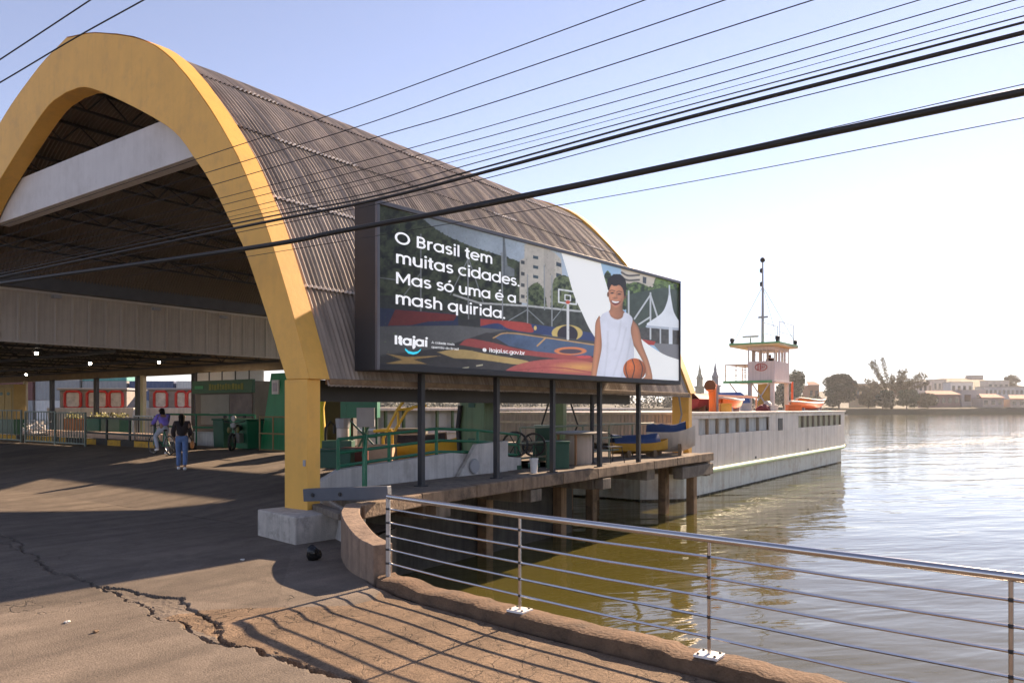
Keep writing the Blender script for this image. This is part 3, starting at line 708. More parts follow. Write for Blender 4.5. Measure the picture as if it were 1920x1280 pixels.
for P in ([(640, 360), (540, 560)], [(640, 360), (720, 600)], [(380, 440), (260, 600)], [(150, 465), (400, 500)], [(962, 640), (860, 700)], [(962, 640), (1050, 720)], [(1180, 600), (1100, 700)]): put(line(P, 2.4), (140, 146, 148))
put(inpoly([(150, 630), (580, 665), (585, 726), (150, 732)]), (38, 52, 92)); put(inpoly([(240, 640), (580, 668), (560, 700), (420, 705), (330, 725), (200, 728)]), (128, 36, 34))
put(inpoly([(585, 690), (705, 695), (705, 730), (585, 726)]), (58, 58, 60))
put(inpoly([(705, 688), (1000, 720), (1335, 770), (1335, 818), (985, 768), (705, 738)]), (44, 64, 118)); put(inpoly(smooth([(705, 690), (950, 712), (985, 735), (985, 765), (860, 745), (800, 715), (705, 730)])), (186, 58, 46))
put(ell(1178, 768, 84, 44), (216, 186, 92)); put(ell(1180, 775, 56, 48), (44, 36, 52)); put(ell(1004, 741, 8, 12), (236, 205, 110))
c0 = inpoly([(140, 732), (590, 726), (850, 752), (1335, 815), (1335, 1060), (140, 1000)])
put(c0, (76, 76, 80), .85 + .3 * nz(.02, 31)); put(inpoly([(140, 732), (590, 728), (850, 752), (780, 762), (480, 850), (140, 890)]), (104, 104, 106), .9 + .2 * nz(.02, 33))
put(inpoly([(740, 765), (1335, 840), (1335, 1060), (140, 990), (140, 900), (480, 852)]), (66, 63, 66), .75 + .5 * nz(.03, 34))
put(inpoly(smooth([(780, 790), (850, 772), (1050, 795), (1335, 838), (1335, 892), (1080, 880), (860, 838)])), (76, 100, 136), .8 + .4 * nz(.02, 36)); put(line(smooth([(775, 795), (850, 768), (1050, 792), (1335, 834)]), 3.2), (206, 160, 92))
put(inpoly(smooth([(590, 832), (640, 800), (760, 818), (960, 862), (1335, 905), (1335, 925), (1100, 905), (860, 878)])), (176, 70, 66)); put(line([(1060, 795), (1015, 838)], 4), (206, 160, 92))
put(ell(1196, 866, 88, 22), (232, 130, 60)); put(ell(1196, 868, 62, 13), (84, 66, 82)); put(ell(1270, 898, 40, 8), (222, 70, 70))
put(inpoly(smooth([(470, 872), (560, 858), (640, 862), (740, 882), (960, 920), (930, 942), (720, 915), (560, 905)])), (206, 172, 98))
put(inpoly([(190, 880), (300, 898), (490, 892), (340, 912), (410, 936), (180, 936), (280, 914)]), (204, 162, 84))
m_ = ell(1135, 1010, 315, 100)
hh = np.clip(1 - np.hypot((ZX - 1255) / 190, (ZY - 955) / 36), 0, 1)[..., None]
put(m_, lin_((196, 88, 80)) * (1 - hh) + lin_((240, 170, 70)) * hh); put(line(smooth([(860, 975), (1100, 955), (1330, 985)]), 3), (186, 70, 72))
for x_, y_ in ((625, 957), (700, 944)): put(inpoly([(x_ - 18, y_), (x_ + 18, y_ - 6), (x_ + 18, y_ + 1), (x_ - 18, y_ + 7)]), (216, 206, 170))
# dark wash behind the headline
IMG = IMG * (.36 + .58 * np.clip((ZX - 200) / 900, 0, 1))[..., None]; gy = IMG.mean(-1, keepdims=True); IMG = gy + (IMG - gy) * .84
# hoop
put(line([(1182, 600), (1182, 800)], 7), (214, 214, 214)); put(line([(1132, 530), (1228, 545), (1228, 612), (1132, 600), (1132, 530)], 4), (226, 228, 228)); put(line([(1166, 560), (1196, 564), (1196, 592), (1166, 588), (1166, 560)], 3), (226, 228, 228)); put(ell(1182, 600, 12, 10), (196, 80, 50))
# right hand view
put(inpoly([(1330, 360), (1800, 480), (1800, 930), (1330, 800)]), (160, 190, 216))
put(inpoly([(1470, 400), (1800, 490), (1800, 560), (1500, 560), (1475, 460)]), (196, 186, 170), .8 + .35 * nz(.02, 41))
for k in range(3): put(line(smooth([(1475, 438 + 26 * k), (1510, 455 + 26 * k), (1570, 452 + 26 * k)]), 5), (84, 80, 76))
put(inpoly([(1590, 460), (1610, 465), (1608, 500), (1590, 495)]), (70, 72, 76))
put(inpoly(smooth([(1370, 470), (1400, 430), (1430, 470), (1500, 500), (1560, 490), (1640, 520), (1660, 470), (1720, 450), (1800, 480)]) + [(1800, 620), (1370, 620)]), (48, 66, 36)); foliage(smooth([(1370, 470), (1400, 430), (1430, 470), (1500, 500), (1560, 490), (1640, 520), (1660, 470), (1720, 450), (1800, 480)]) + [(1800, 640), (1370, 640)], (30, 44, 22), (112, 136, 70), .05, 15)
put(inpoly([(1500, 560), (1700, 520), (1800, 540), (1800, 840), (1500, 800)]), (62, 74, 62), .6 + .6 * nz(.04, 51)); put(inpoly([(1560, 740), (1800, 740), (1800, 840), (1560, 830)]), (62, 60, 58), .3 + 1.4 * nz(.06, 52))
for P in ([(1513, 540), (1513, 720)], [(1632, 550), (1632, 800)], [(1632, 560), (1545, 690)], [(1632, 560), (1670, 680)], [(1632, 680), (1570, 720)]): put(line(P, 4.5), (190, 194, 196))
put(inpoly(smooth([(1733, 545), (1722, 600), (1692, 660), (1612, 716)]) + [(1612, 738), (1800, 755), (1800, 722)] + smooth([(1800, 722), (1762, 660), (1748, 600), (1740, 545)])), (226, 230, 236), .9 + .15 * nz(.02, 61))
put(line([(1612, 732), (1800, 748)], 6), (176, 184, 196)); put(line([(1735, 510), (1736, 560)], 4), (200, 206, 212)); put(line([(1742, 745), (1742, 835)], 10), (210, 216, 224)); put(line([(1686, 740), (1686, 825)], 4), (180, 184, 188))
put(inpoly([(1640, 822), (1800, 832), (1800, 930), (1700, 890)]), (118, 118, 122)); put(inpoly([(1575, 800), (1660, 815), (1650, 835), (1600, 830)]), (170, 50, 40))
# white sweep
left = smooth([(1143, 320), (1180, 440), (1215, 560), (1262, 665), (1300, 745), (1345, 815)]); right = smooth([(1790, 915), (1700, 882), (1590, 808), (1500, 712), (1430, 600), (1385, 480), (1358, 375)])
put(inpoly(left + [(1345, 1060), (1800, 1060), (1800, 918)] + right), (248, 248, 244))
# player
sk, skd = (182, 124, 92), (110, 68, 48)
flesh(smooth([(1352, 672), (1332, 715), (1328, 800), (1320, 890), (1302, 1050)]) + smooth([(1336, 1050), (1352, 930), (1368, 840), (1368, 700)]), .95, .5, 15, -.35)
flesh(smooth([(1530, 688), (1568, 740), (1588, 830), (1622, 920), (1642, 1000), (1640, 1050)]) + smooth([(1575, 1050), (1604, 1005), (1592, 930), (1556, 862), (1528, 812), (1524, 750)]), .85, .42, 17, .12)
flesh(smooth([(1414, 600), (1412, 640), (1396, 662), (1430, 696), (1470, 696), (1494, 660), (1480, 640), (1482, 600)]), .72, .7, 22, -.35)
SP = smooth([(1368, 664), (1402, 650), (1416, 678), (1448, 694), (1478, 684), (1492, 655), (1534, 688), (1524, 755), (1542, 850), (1538, 930), (1505, 1060)]) + smooth([(1328, 1060), (1345, 960), (1366, 850), (1362, 760), (1356, 690)])
fd = nz(.018, 71, 3); fold = .98 - .25 * np.clip(fd - .5, 0, 1) - .20 * np.clip((ZX - 1465) / 85, 0, 1) - .10 * np.clip((1385 - ZX) / 40, 0, 1)
for fx0, fy0, fx1, fy1 in ((1400, 760, 1380, 1010), (1500, 740, 1430, 1000), (1525, 800, 1470, 1020), (1470, 700, 1440, 860)): fold = fold - .16 * line([(fx0, fy0), ((fx0 + fx1) / 2 + 6, (fy0 + fy1) / 2), (fx1, fy1)], 3, 12)
put(inpoly(SP), (226, 228, 240), np.clip(fold, .4, 1)); put(line(smooth([(1404, 652), (1416, 680), (1448, 697), (1478, 687), (1492, 658)]), 2.2), (214, 212, 220))
FP = smooth([(1406, 505), (1402, 555), (1411, 602), (1430, 630), (1448, 637), (1468, 624), (1486, 585), (1492, 520), (1450, 485), (1406, 505)])
flesh(FP, 1.02, .66, 20, -.30)
put(ell(1401, 558, 6, 14), skd); put(ell(1493, 568, 6, 14), skd)
put(ell(1424, 582, 16, 12, 14) * .5, (206, 140, 104)); put(ell(1470, 586, 14, 12, 14) * .3, (180, 110, 78))
HP = smooth([(1403, 540), (1395, 505), (1404, 470), (1424, 452), (1446, 446), (1470, 450), (1490, 470), (1500, 505), (1497, 565), (1487, 560), (1482, 528), (1462, 508), (1440, 512), (1420, 506), (1410, 522)])
hm0 = np.clip(inpoly(HP, 6) + (nz(.11, 82, 2) - .55) * .8, 0, 1); put(np.clip((hm0 - .3) * 3, 0, 1), (30, 21, 17), .5 + 1.5 * np.clip(nz(.13, 81, 2) - .3, 0, 1))
for x_, y_ in ((1424, 550), (1462, 556)): put(ell(x_, y_, 14, 9, 8) * .35, skd); put(ell(x_, y_, 10, 3.6), (44, 28, 24)); put(line([(x_ - 14, y_ - 12), (x_ - 2, y_ - 16), (x_ + 14, y_ - 11)], 2.2, 4) * .8, (56, 36, 28))
put(ell(1438, 578, 12, 7, 8) * .6, skd); put(line([(1432, 552), (1430, 572)], 2, 6) * .5, (212, 150, 112)); put(line([(1446, 552), (1450, 576)], 3, 8) * .45, skd)
put(inpoly(smooth([(1414, 588), (1440, 594), (1468, 594), (1458, 611), (1440, 617), (1422, 606), (1414, 588)])), (120, 52, 44)); put(inpoly(smooth([(1420, 591), (1440, 596), (1462, 596), (1453, 603), (1438, 605), (1425, 599), (1420, 591)]), 1.6), (248, 244, 240))
put(line(smooth([(1410, 580), (1412, 592), (1420, 604)]), 1.6, 4) * .5, skd); put(line(smooth([(1472, 582), (1472, 596), (1464, 608)]), 1.6, 4) * .5, skd)
ball = ell(1545, 968, 62, 62); bs = np.clip(1.15 - np.hypot(ZX - 1525, ZY - 945) / 105, .35, 1.1)
put(ball, (214, 108, 52), bs * (.92 + .2 * nz(.2, 91, 1)))
for P in (smooth([(1532, 910), (1545, 960), (1528, 1028)]), smooth([(1500, 925), (1498, 970), (1512, 1020)]), smooth([(1570, 912), (1588, 955), (1580, 1015)])): put(line(P, 2.6) * ball, (38, 24, 20))
put(inpoly(smooth([(1580, 1028), (1600, 1008), (1628, 1000), (1644, 1050), (1585, 1050)])), sk)
tone_ = 1 + (nz(.008, 93, 3) - .5) * .5 * np.clip((1150 - ZX) / 200 + (ZY > 830) * 0, .15, 1) + (nz(.09, 94, 2) - .5) * .22 * np.clip((1250 - ZX) / 200, .1, 1); IMG = IMG * np.clip(tone_, .5, 1.5)[..., None]
vs = [tuple(bp3(float(a), float(b), -.022)) for a, b in zip(UU.ravel(), ZZ.ravel())]
idx = np.arange(NU * NV).reshape(NV, NU)
fq = np.stack([idx[:-1, :-1], idx[:-1, 1:], idx[1:, 1:], idx[1:, :-1]], -1).reshape(-1, 4)
me = bpy.data.meshes.new('printed_panel'); me.from_pydata(vs, [], fq.tolist())
ca = me.color_attributes.new('print', 'FLOAT_COLOR', 'POINT')
ca.data.foreach_set('color', np.concatenate([np.clip(IMG, 0, 1), np.ones((NV, NU, 1))], -1).astype(np.float32).ravel())
m_, t_, b_, L_ = nodes('backlit_print'); at = t_.nodes.new('ShaderNodeAttribute'); at.attribute_name = 'print'
L_.new(at.outputs['Color'], b_.inputs['Base Color']); L_.new(at.outputs['Color'], b_.inputs['Emission Color']); b_.inputs['Emission Strength'].default_value = .15
b_.inputs['Roughness'].default_value = .35; b_.inputs['Specular IOR Level'].default_value = .25
me.materials.append(m_); obj('printed_panel', me, bill)

# --- lettering: round monoline capitals and lower case built from strokes
def arc_(cx, cy, rx, ry, a0, a1, n=20): return [(cx + rx * math.cos(R(a0 + (a1 - a0) * k / n)), cy + ry * math.sin(R(a0 + (a1 - a0) * k / n))) for k in range(n + 1)]
BO = arc_(.27, .275, .2275, .2275, 0, 360, 28)
DOT = lambda x, y: ('dot', x, y)
G = {' ': ([], .25),
 'a': ([BO, [(.4975, 0), (.4975, .55)]], .615), 'd': ([BO, [(.4975, 0), (.4975, .76)]], .615), 'q': ([BO, [(.4975, -.2), (.4975, .55)]], .615),
 'b': ([[(.0925, 0), (.0925, .76)], arc_(.32, .275, .2275, .2275, 0, 360, 28)], .60), 'o': ([BO], .545),
 'g': ([BO, [(.4975, .55), (.4975, .0)] + arc_(.27, -.0, .2275, .17, 0, -150, 12)], .615),
 'e': ([arc_(.27, .275, .2275, .2275, 0, 318, 26), [(.05, .275), (.4975, .275)]], .56), 'c': ([arc_(.27, .275, .2275, .2275, 48, 312, 24)], .50),
 's': ([arc_(.205, .389, .14, .1135, 28, 270, 16) + arc_(.205, .161, .145, .1135, 90, -152, 16)[1:]], .425),
 'r': ([[(.0925, 0), (.0925, .55)], arc_(.27, .33, .1775, .1725, 180, 75, 10)], .365),
 'm': ([[(.0925, 0), (.0925, .55)], arc_(.2425, .3525, .15, .15, 180, 0, 14) + [(.3925, 0)], arc_(.5425, .3525, .15, .15, 180, 0, 14) + [(.6925, 0)]], .80),
 'h': ([[(.0925, 0), (.0925, .76)], arc_(.2725, .3225, .18, .18, 180, 0, 14) + [(.4525, 0)]], .56),
 'u': ([[(.0925, .55), (.0925, .2275)] + arc_(.2725, .2275, .18, .18, 180, 360, 14), [(.4525, .55), (.4525, 0)]], .56),
 'i': ([[(.1, 0), (.1, .55)], DOT(.1, .70)], .21), 'l': ([[(.1, 0), (.1, .76)]], .21), 'j': ([[(.11, .55), (.11, -.10)] + arc_(.0, -.10, .11, .09, 0, -80, 8), DOT(.11, .70)], .22),
 't': ([[(.14, .70), (.14, .12)] + arc_(.22, .12, .08, .0725, 180, 270, 6) + [(.27, .0475)], [(0, .5025), (.28, .5025)]], .32),
 'v': ([[(.03, .55), (.24, .02), (.45, .55)]], .49), '.': ([DOT(.1, .055)], .21),
 'O': ([arc_(.37, .35, .3125, .3125, 0, 360, 36)], .76), 'I': ([[(.12, 0), (.12, .7)]], .25),
 'B': ([[(.11, 0), (.11, .7)], [(.11, .6525), (.28, .6525)] + arc_(.28, .5075, .145, .145, 90, -90, 12)[1:] + [(.11, .3625)], [(.28, .3625)] + arc_(.29, .205, .165, .1575, 90, -90, 12) + [(.11, .0475)]], .55),
 'M': ([[(.11, 0), (.11, .7)], [(.11, .68), (.40, .16), (.69, .68)], [(.69, 0), (.69, .7)]], .81), 'A': ([[(.04, 0), (.33, .7), (.62, 0)], [(.14, .22), (.52, .22)]], .67)}
G['ó'] = (G['o'][0] + [[(.24, .64), (.36, .76)]], .545); G['é'] = (G['e'][0] + [[(.24, .64), (.36, .76)]], .56); G['í'] = ([[(.1, 0), (.1, .55)], [(.08, .64), (.19, .76)]], .21)
G['◎'] = ([arc_(.3, .3, .27, .27, 0, 360, 24), arc_(.3, .3, .11, .27, 0, 360, 20), [(.03, .3), (.57, .3)]], .8)
def text_mesh(txt, p0, p1, wd=.105, yscale=1.0):
    """lay txt along the baseline from print point p0 to p1 (print layout units); height follows the width."""
    def uv(p):
        v = ray(660 + p[0] / 2.909, 360 + p[1] / 2.909); k = (BA - CAM).dot(bn) / v.dot(bn); q = CAM + v * k
        return (q - BA).dot(bd), q.z
    (u0, z0), (u1, z1) = uv(p0), uv(p1)
    W = sum(G[c][1] for c in txt) - .1; sc = (u1 - u0) / W; words = [MB()]; x = -.045; lay = 0
    for c in txt:
        if c == ' ': words.append(MB())
        mb = words[-1]
        for st in G[c][0]:
            lay = (lay + 1) % 4; o_ = -.018 + .0008 * lay
            if st[0] == 'dot':
                P = arc_(x + st[1], st[2], wd * .64, wd * .64, 0, 360, 12)[:-1]
                mb.add([bp3(u0 + a * sc, z0 + b * sc * yscale, o_) for a, b in P], [tuple(range(12))]); continue
            P = [(x + a, b) for a, b in st]; n = len(P); closed = math.hypot(P[0][0] - P[-1][0], P[0][1] - P[-1][1]) < 1e-6
            Lf = []; Rt = []
            for i in range(n):
                if closed: a, b = P[(i - 1) % (n - 1)], P[(i + 1) % (n - 1)] if i < n - 1 else P[1]
                else: a, b = P[max(i - 1, 0)], P[min(i + 1, n - 1)]
                dx, dy = b[0] - a[0], b[1] - a[1]; l = math.hypot(dx, dy) + 1e-9; nx_, ny_ = -dy / l * wd / 2, dx / l * wd / 2
                if not closed and 0 < i < n - 1:
                    e1 = (P[i][0] - P[i - 1][0], P[i][1] - P[i - 1][1]); e2 = (P[i + 1][0] - P[i][0], P[i + 1][1] - P[i][1])
                    cs = (e1[0] * e2[0] + e1[1] * e2[1]) / (math.hypot(*e1) * math.hypot(*e2) + 1e-9); f = min(1.8, 1 / max(.3, math.sqrt(max(0, (1 + cs) / 2)))); nx_ *= f; ny_ *= f
                Lf.append((P[i][0] + nx_, P[i][1] + ny_)); Rt.append((P[i][0] - nx_, P[i][1] - ny_))
            vs = [bp3(u0 + a * sc, z0 + b * sc * yscale, o_) for a, b in Lf + Rt]
            mb.add(vs, [(i, i + 1, n + i + 1, n + i) for i in range(n - 1)])
        x += G[c][1]
    return words
letter_m = emis('white_letters', (.93, .93, .93), .20)
for txt, a, b in (('O Brasil tem', (242, 277), (768, 380)), ('muitas cidades.', (245, 386), (917, 506)), ('Mas só uma é a', (243, 497), (898, 606)), ('mash quirida.', (243, 609), (838, 692))):
    [w_.build('headline_word', letter_m, bill) for w_ in text_mesh(txt, a, b, .110, .60)]
[w_.build('logo_word', letter_m, bill) for w_ in text_mesh('Itajaí', (237, 829), (412, 842), .16, .62)]
for txt, a, b in (('A cidade mais', (438, 825), (562, 832)), ('querida do Brasil', (438, 850), (585, 857))): [w_.build('slogan_word', letter_m, bill) for w_ in text_mesh(txt, a, b, .09, .62)]
[w_.build('address_word', letter_m, bill) for w_ in text_mesh('◎ itajai.sc.gov.br', (718, 869), (946, 887), .11, .62)]
def pu(x_, y_, o_=-.016):
    v = ray(660 + x_ / 2.909, 360 + y_ / 2.909); k = (BA - CAM).dot(bn) / v.dot(bn); q = CAM + v * k; return bp3((q - BA).dot(bd), q.z, o_)
top_ = [(293, 850), (312, 866), (338, 872), (362, 868), (382, 852)]; bot_ = [(376, 866), (360, 880), (338, 886), (310, 880), (293, 862)]
MB().add([pu(*p_) for p_ in top_ + bot_], [(0, 1, 8, 9), (1, 2, 7, 8), (2, 3, 6, 7), (3, 4, 5, 6)]).build('smile_mark', emis('cyan_print', (.04, .62, .80), .22), bill)

# ================================================================== OVERHEAD CABLES (one vertical plane along the street)
def wire(pts, r, label, name='overhead_cable', plane=0, ext=(3., 3.)):
    P = []
    for px, py in pts:
        rr_ = (px - 960) / F
        d = 13.5 / (1.5596 + rr_) if plane == 0 else 4.2 / (1.0 + rr_ * .35)
        P.append(PD(px, py, d))
    P.sort(key=lambda p: -(p - CAM).dot(fwd))
    P = cr(P, 8); P = [P[0] + (P[0] - P[1]).normalized() * ext[0]] + P + [P[-1] + (P[-1] - P[-2]).normalized() * ext[1]]
    o = MB().tube(P, r, 7).build(name, rope_m, smooth=60)
    return tag(o, label, 'cable', 'overhead cables crossing in front of the shelter')
wire([(0, 424), (364, 300), (625, 214), (900, 114), (1210, 0)], .006, 'thin overhead wire leaving the top of the picture first above the vault')
wire([(0, 445), (384, 325), (670, 238), (900, 157), (1360, 0)], .006, 'thin overhead wire, second below the uppermost one crossing the vault')
wire([(0, 462), (402, 346), (721, 253), (900, 200), (1525, 0)], .006, 'thin overhead wire, third below the uppermost one crossing the vault')
wire([(0, 478), (412, 372), (773, 277), (1300, 127), (1725, 0)], .005, 'thin overhead wire, fourth below the uppermost one crossing the vault')
wire([(0, 487), (419, 384), (797, 288), (1300, 150), (1822, 0)], .005, 'thin overhead wire, fifth below the uppermost one crossing the vault')
wire([(0, 496), (427, 398), (840, 296), (1300, 171), (1905, 0)], .005, 'thin overhead wire running just above the bundle of heavier cables')
wire([(0, 502), (430, 407), (893, 292), (1300, 183), (1920, 12)], .003, 'very fine pale wire running close above the bundle of heavier cables')
wire([(0, 508), (432, 413), (687, 363), (893, 305), (1300, 195), (1920, 30)], .006, 'thin black cable forming the top of the cable bundle')
wire([(0, 513), (436, 420), (687, 371), (900, 316), (1300, 205), (1920, 42)], .011, 'medium black cable in the middle of the cable bundle')
wire([(0, 519), (440, 428), (690, 378), (900, 325), (1300, 218), (1920, 61)], .020, 'thick black cable at the bottom of the cable bundle')
wire([(0, 526), (436, 438), (800, 362), (1300, 232), (1920, 79)], .005, 'thin wire hanging just below the cable bundle')
wire([(0, 531), (460, 466), (640, 433), (900, 385), (1300, 302), (1920, 172)], .034, 'thickest black cable passing across the billboard corner')
wire([(900, 379), (1300, 297), (1920, 158)], .004, 'thin lashing wire running along the top of the thickest cable')
wire([(440, 485), (870, 415), (1300, 340), (1920, 221)], .004, 'lowest thin wire, below the thickest cable')
wire([(-150, 210), (0, 112), (170, 0), (260, -60)], .005, 'thin wire passing over the arch, higher of a steep pair', plane=1, ext=(6, 2))
wire([(-150, 240), (0, 155), (140, 72), (270, 0), (380, -62)], .005, 'thin wire touching the arch crown, lower of a steep pair', plane=1, ext=(6, 2))

# ================================================================== FERRY moored at the pier head
ferry = thing('car_ferry', 'white car ferry with a raised wheelhouse and green rubbing rail behind the pier', 'ferry', (0, 0, 0))
FA_, FB_, FS, FE = .9, 10.2, 17.2, 42.0
hull_m = mat('hull_paint', (.52, .55, .50), .55, .1, 1, .08, 12, streak=.3, dirt=(.25, .16, .09), dscale=1.5, damt=.5)
m = MB(); pl = [(FS - .8, FA_ + 1.2), (FS + .4, FA_ + .06), (FE - .6, FA_ + .06), (FE + .2, FA_ + 1.2), (FE + .2, FB_ - 1.2), (FE - .6, FB_), (FS + .4, FB_), (FS - .8, FB_ - 1.2)]
m.prism([(x, y, -1.7) for x, y in pl], (0, 0, 1.42)); m.build('hull', hull_m, ferry, bevel=.02)
m = MB(); m.prism([(x * 1.0, y - .004 if y < 5 else y + .004, WZ - .1) for x, y in pl], (0, 0, .16)); m.build('waterline_growth', mat('weed', (.05, .045, .03), .9, .4, 6, .6, 14, dirt=(.5, .42, .3), dscale=6, damt=.5), ferry)
m = MB(); m.tube([(FS - .3, FA_ - .02, -.28), (FE - .5, FA_ - .02, -.28), (FE + 1.0, FA_ + .25, -.24)], .10, 8); m.build('rubbing_rail', mat('pale_green_paint', (.40, .58, .33), .5, .1, 2, .05, dirt=(.6, .52, .4), dscale=1.2, damt=.7), ferry, smooth=50)
m = MB(); m.tube([(FE + .98, FA_ + .25, -.24), (FE + 1.04, FA_ + .26, -.24)], .14, 8); m.build('rail_end', wood_m, ferry)
def fs(px): return PT(px, 800, FA_).x
def wall(s0, s1, z0, z1, nm='side_panel'): return MB().box(s0, s1, FA_, FA_ + .06, z0, z1).build(nm, white_b, ferry, bevel=.006)
g1 = [fs(1310 + (1442 - 1310) * ((k / 7) ** 1.0)) for k in range(8)]; g2 = [fs(1497 + (1577 - 1497) * (k / 8)) for k in range(9)]
Z0, Z1, Z2, Z3 = -.26, 1.10, 1.70, 1.86
# plating below the windows in separate plates
s_ = FS; plates = np.linspace(FS, FE, 15)
for a, b in zip(plates, plates[1:]): wall(a, b - .012, Z0, Z1, 'hull_plate')
wall(FS, FE, Z2, Z3, 'header_plate'); wall(FS, g1[0], Z1 + .002, Z2 - .002); wall(g1[-1] + .05, g2[0], Z1 + .002, Z2 - .002); wall(g2[-1], FE, Z1 + .002, Z2 - .002)
shut_m = mat('shutter_grey', (.62, .61, .56), .6, .1, 2, .08, streak=.35); shut_y = mat('shutter_cream', (.62, .56, .36), .6, .1, 2, .08, streak=.35)
for gl, mt in ((g1, shut_m), (g2, shut_y)):
    for a, b in zip(gl, gl[1:]):
        m = MB(); n = 16; vs = []
        for z_ in (Z1, Z2):
            for k in range(n + 1): vs.append((a + .1 + (b - a - .1) * k / n, FA_ + .12 + (.025 if k % 2 else 0), z_))
        m.add(vs, [(k, k + 1, n + 2 + k, n + 1 + k) for k in range(n)]); m.build('window_shutter', mt, ferry)
        MB().box(a - .03, a + .05, FA_ + .003, FA_ + .12, Z1 + .002, Z2 - .002).build('window_post', mat('window_post_paint', (.30, .25, .19), .6), ferry)
MB().box(fs(1459), fs(1467), FA_ - .02, FA_ + .0, 1.05, 1.62).build('side_hatch', steel_dark, ferry)
for px, py in ((1417, 857), (1402, 867), (1515, 842), (1453, 858)):
    p = PT(px, py, FA_); MB().box(p.x - .09, p.x + .09, FA_ - .012, FA_ + .01, p.z - .05, p.z + .05).build('scupper', black, ferry)
# upper deck, other side and transverse end with ribs
MB().box(FS - .1, FE + .1, FA_ - .06, FB_ + .06, Z3 + .002, Z3 + .09).build('upper_deck', white_b, ferry, bevel=.01)
MB().box(FS, FE, FB_ - .06, FB_, Z0, Z3).build('far_side_wall', white_b, ferry)
m = MB(); n = 120; vs = []
for z_ in (.78, Z3):
    for k in range(n + 1): vs.append((FS + (.05 if k % 2 else 0), FA_ + .07 + (FB_ - FA_ - .14) * k / n, z_))
m.add(vs, [(k, k + 1, n + 2 + k, n + 1 + k) for k in range(n)]); m.build('end_bulkhead', mat('pink_white_paint', (.55, .47, .43), .6, .1, 1, .1, streak=.35), ferry)
MB().box(FS - .06, FS - .01, FA_ + .06, FB_ - .06, 1.50, 1.58).build('bulkhead_rail', white_b, ferry)
MB().box(FE - .06, FE, FA_ + .07, FB_ - .07, -.26, 1.6).build('stern_wall', white_b, ferry)
MB().box(FS - .05, FE, FA_ + .3, FB_ - .1, -.27, -.2).build('car_deck', grey_m, ferry)
# wheelhouse on legs
T0 = 4.2; sA = PT(1452, 700, T0).x; sB = PT(1480, 700, T0).x; dA = (sA - CX) * D1[1] + (T0 - CY) * D2[1]
zf = EYE + (HY - 716) * dA / F; zr = EYE + (HY - 648) * dA / F; zm = EYE + (HY - 676) * dA / F
T1 = PS(1402, 700, sA).y
wallw = mat('wheelhouse_paint', (.60, .52, .48), .55, .07, 1.5, .05, streak=.18)
def wbox(x0, x1, y0, y1, z0, z1, nm, mt=wallw): return MB().box(x0, x1, y0, y1, z0, z1).build(nm, mt, ferry, bevel=.008)
wbox(sA, sB, T0, T1, zf + .1, zm, 'wheelhouse_wall')
wbox(sA, sB, T0, T1, zr - .22, zr, 'wheelhouse_head')
fr = mat('wheelhouse_frame', (.36, .28, .20), .6)
for f in (0, .27, .5, .82, 1): y = T0 + (T1 - T0) * f; wbox(sA, sA + .1, y - (.05 if f else 0), y + (.05 if f < 1 else 0), zm, zr - .22, 'window_pillar', fr); wbox(sB - .1, sB, y - (.05 if f else 0), y + (.05 if f < 1 else 0), zm, zr - .22, 'window_pillar', fr)
for f in (.36, .72): x = sA + (sB - sA) * f; wbox(x - .14, x + .14, T0, T0 + .08, zm, zr - .22, 'window_pillar', wallw); wbox(x - .14, x + .14, T1 - .08, T1, zm, zr - .22, 'window_pillar', wallw)
rt = MB(); rt.box(sA - .5, sB + .35, T0 - .45, T1 + 1.0, zr + .002, zr + .12); rt.build('wheelhouse_roof', mat('roof_underside', (.60, .45, .22), .6), ferry, bevel=.01)
MB().box(sA - .52, sB + .37, T0 - .47, T1 + 1.02, zr + .122, zr + .22).build('roof_edge', mat('grass_green_paint', (.12, .34, .14), .5), ferry, bevel=.01)
for x, y in ((sA - .4, T0 - .3), (sA - .4, T1 + .85), (sB + .25, T0 - .3)): MB().lathe([(.10, zr + .22), (.10, zr + .34), (.13, zr + .36), (.13, zr + .52), (.06, zr + .56)], (x, y, 0), 10).build('navigation_light', steel_dark, ferry, smooth=40)
wbox(sA - .12, sB + .12, T0 - .12, T1 + 1.5, zf, zf + .1, 'wheelhouse_floor'); MB().box(sA - .15, sA - .122, T0 + .1, T1 + 1.52, zf - .04, zf + .12).build('floor_edge', mat('grass_green_paint', (.12, .34, .14)), ferry)
# painted oval emblem on the front wall
cy_, cz_ = (PS(1427, 688, sA).y, PS(1427, 688, sA).z); em = emblem_m = mat('faded_red_print', (.42, .10, .08), .7)
def tor(y, z_, ry, rz, a0=0, a1=360): return [(sA - .02, y + ry * math.cos(R(a)), z_ + rz * math.sin(R(a))) for a in np.linspace(a0, a1, 25)]
m = MB().tube(tor(cy_, cz_, .36, .22), .03, 5); m.build('emblem_ring', em, ferry)
for dy in (.18, .04): MB().bar((sA - .018, cy_ + dy, cz_ - .17), (sA - .018, cy_ + dy, cz_ + .17), .02, .07, (0, 1, 0)).build('emblem_bar', em, ferry)
MB().tube([(sA - .02, cy_ - .06, cz_ - .12), (sA - .02, cy_ - .06, cz_ + .14), (sA - .02, cy_ - .2, cz_ + .08), (sA - .02, cy_ - .2, cz_ - .06), (sA - .02, cy_ - .08, cz_ - .0)], .025, 5).build('emblem_bar', em, ferry)
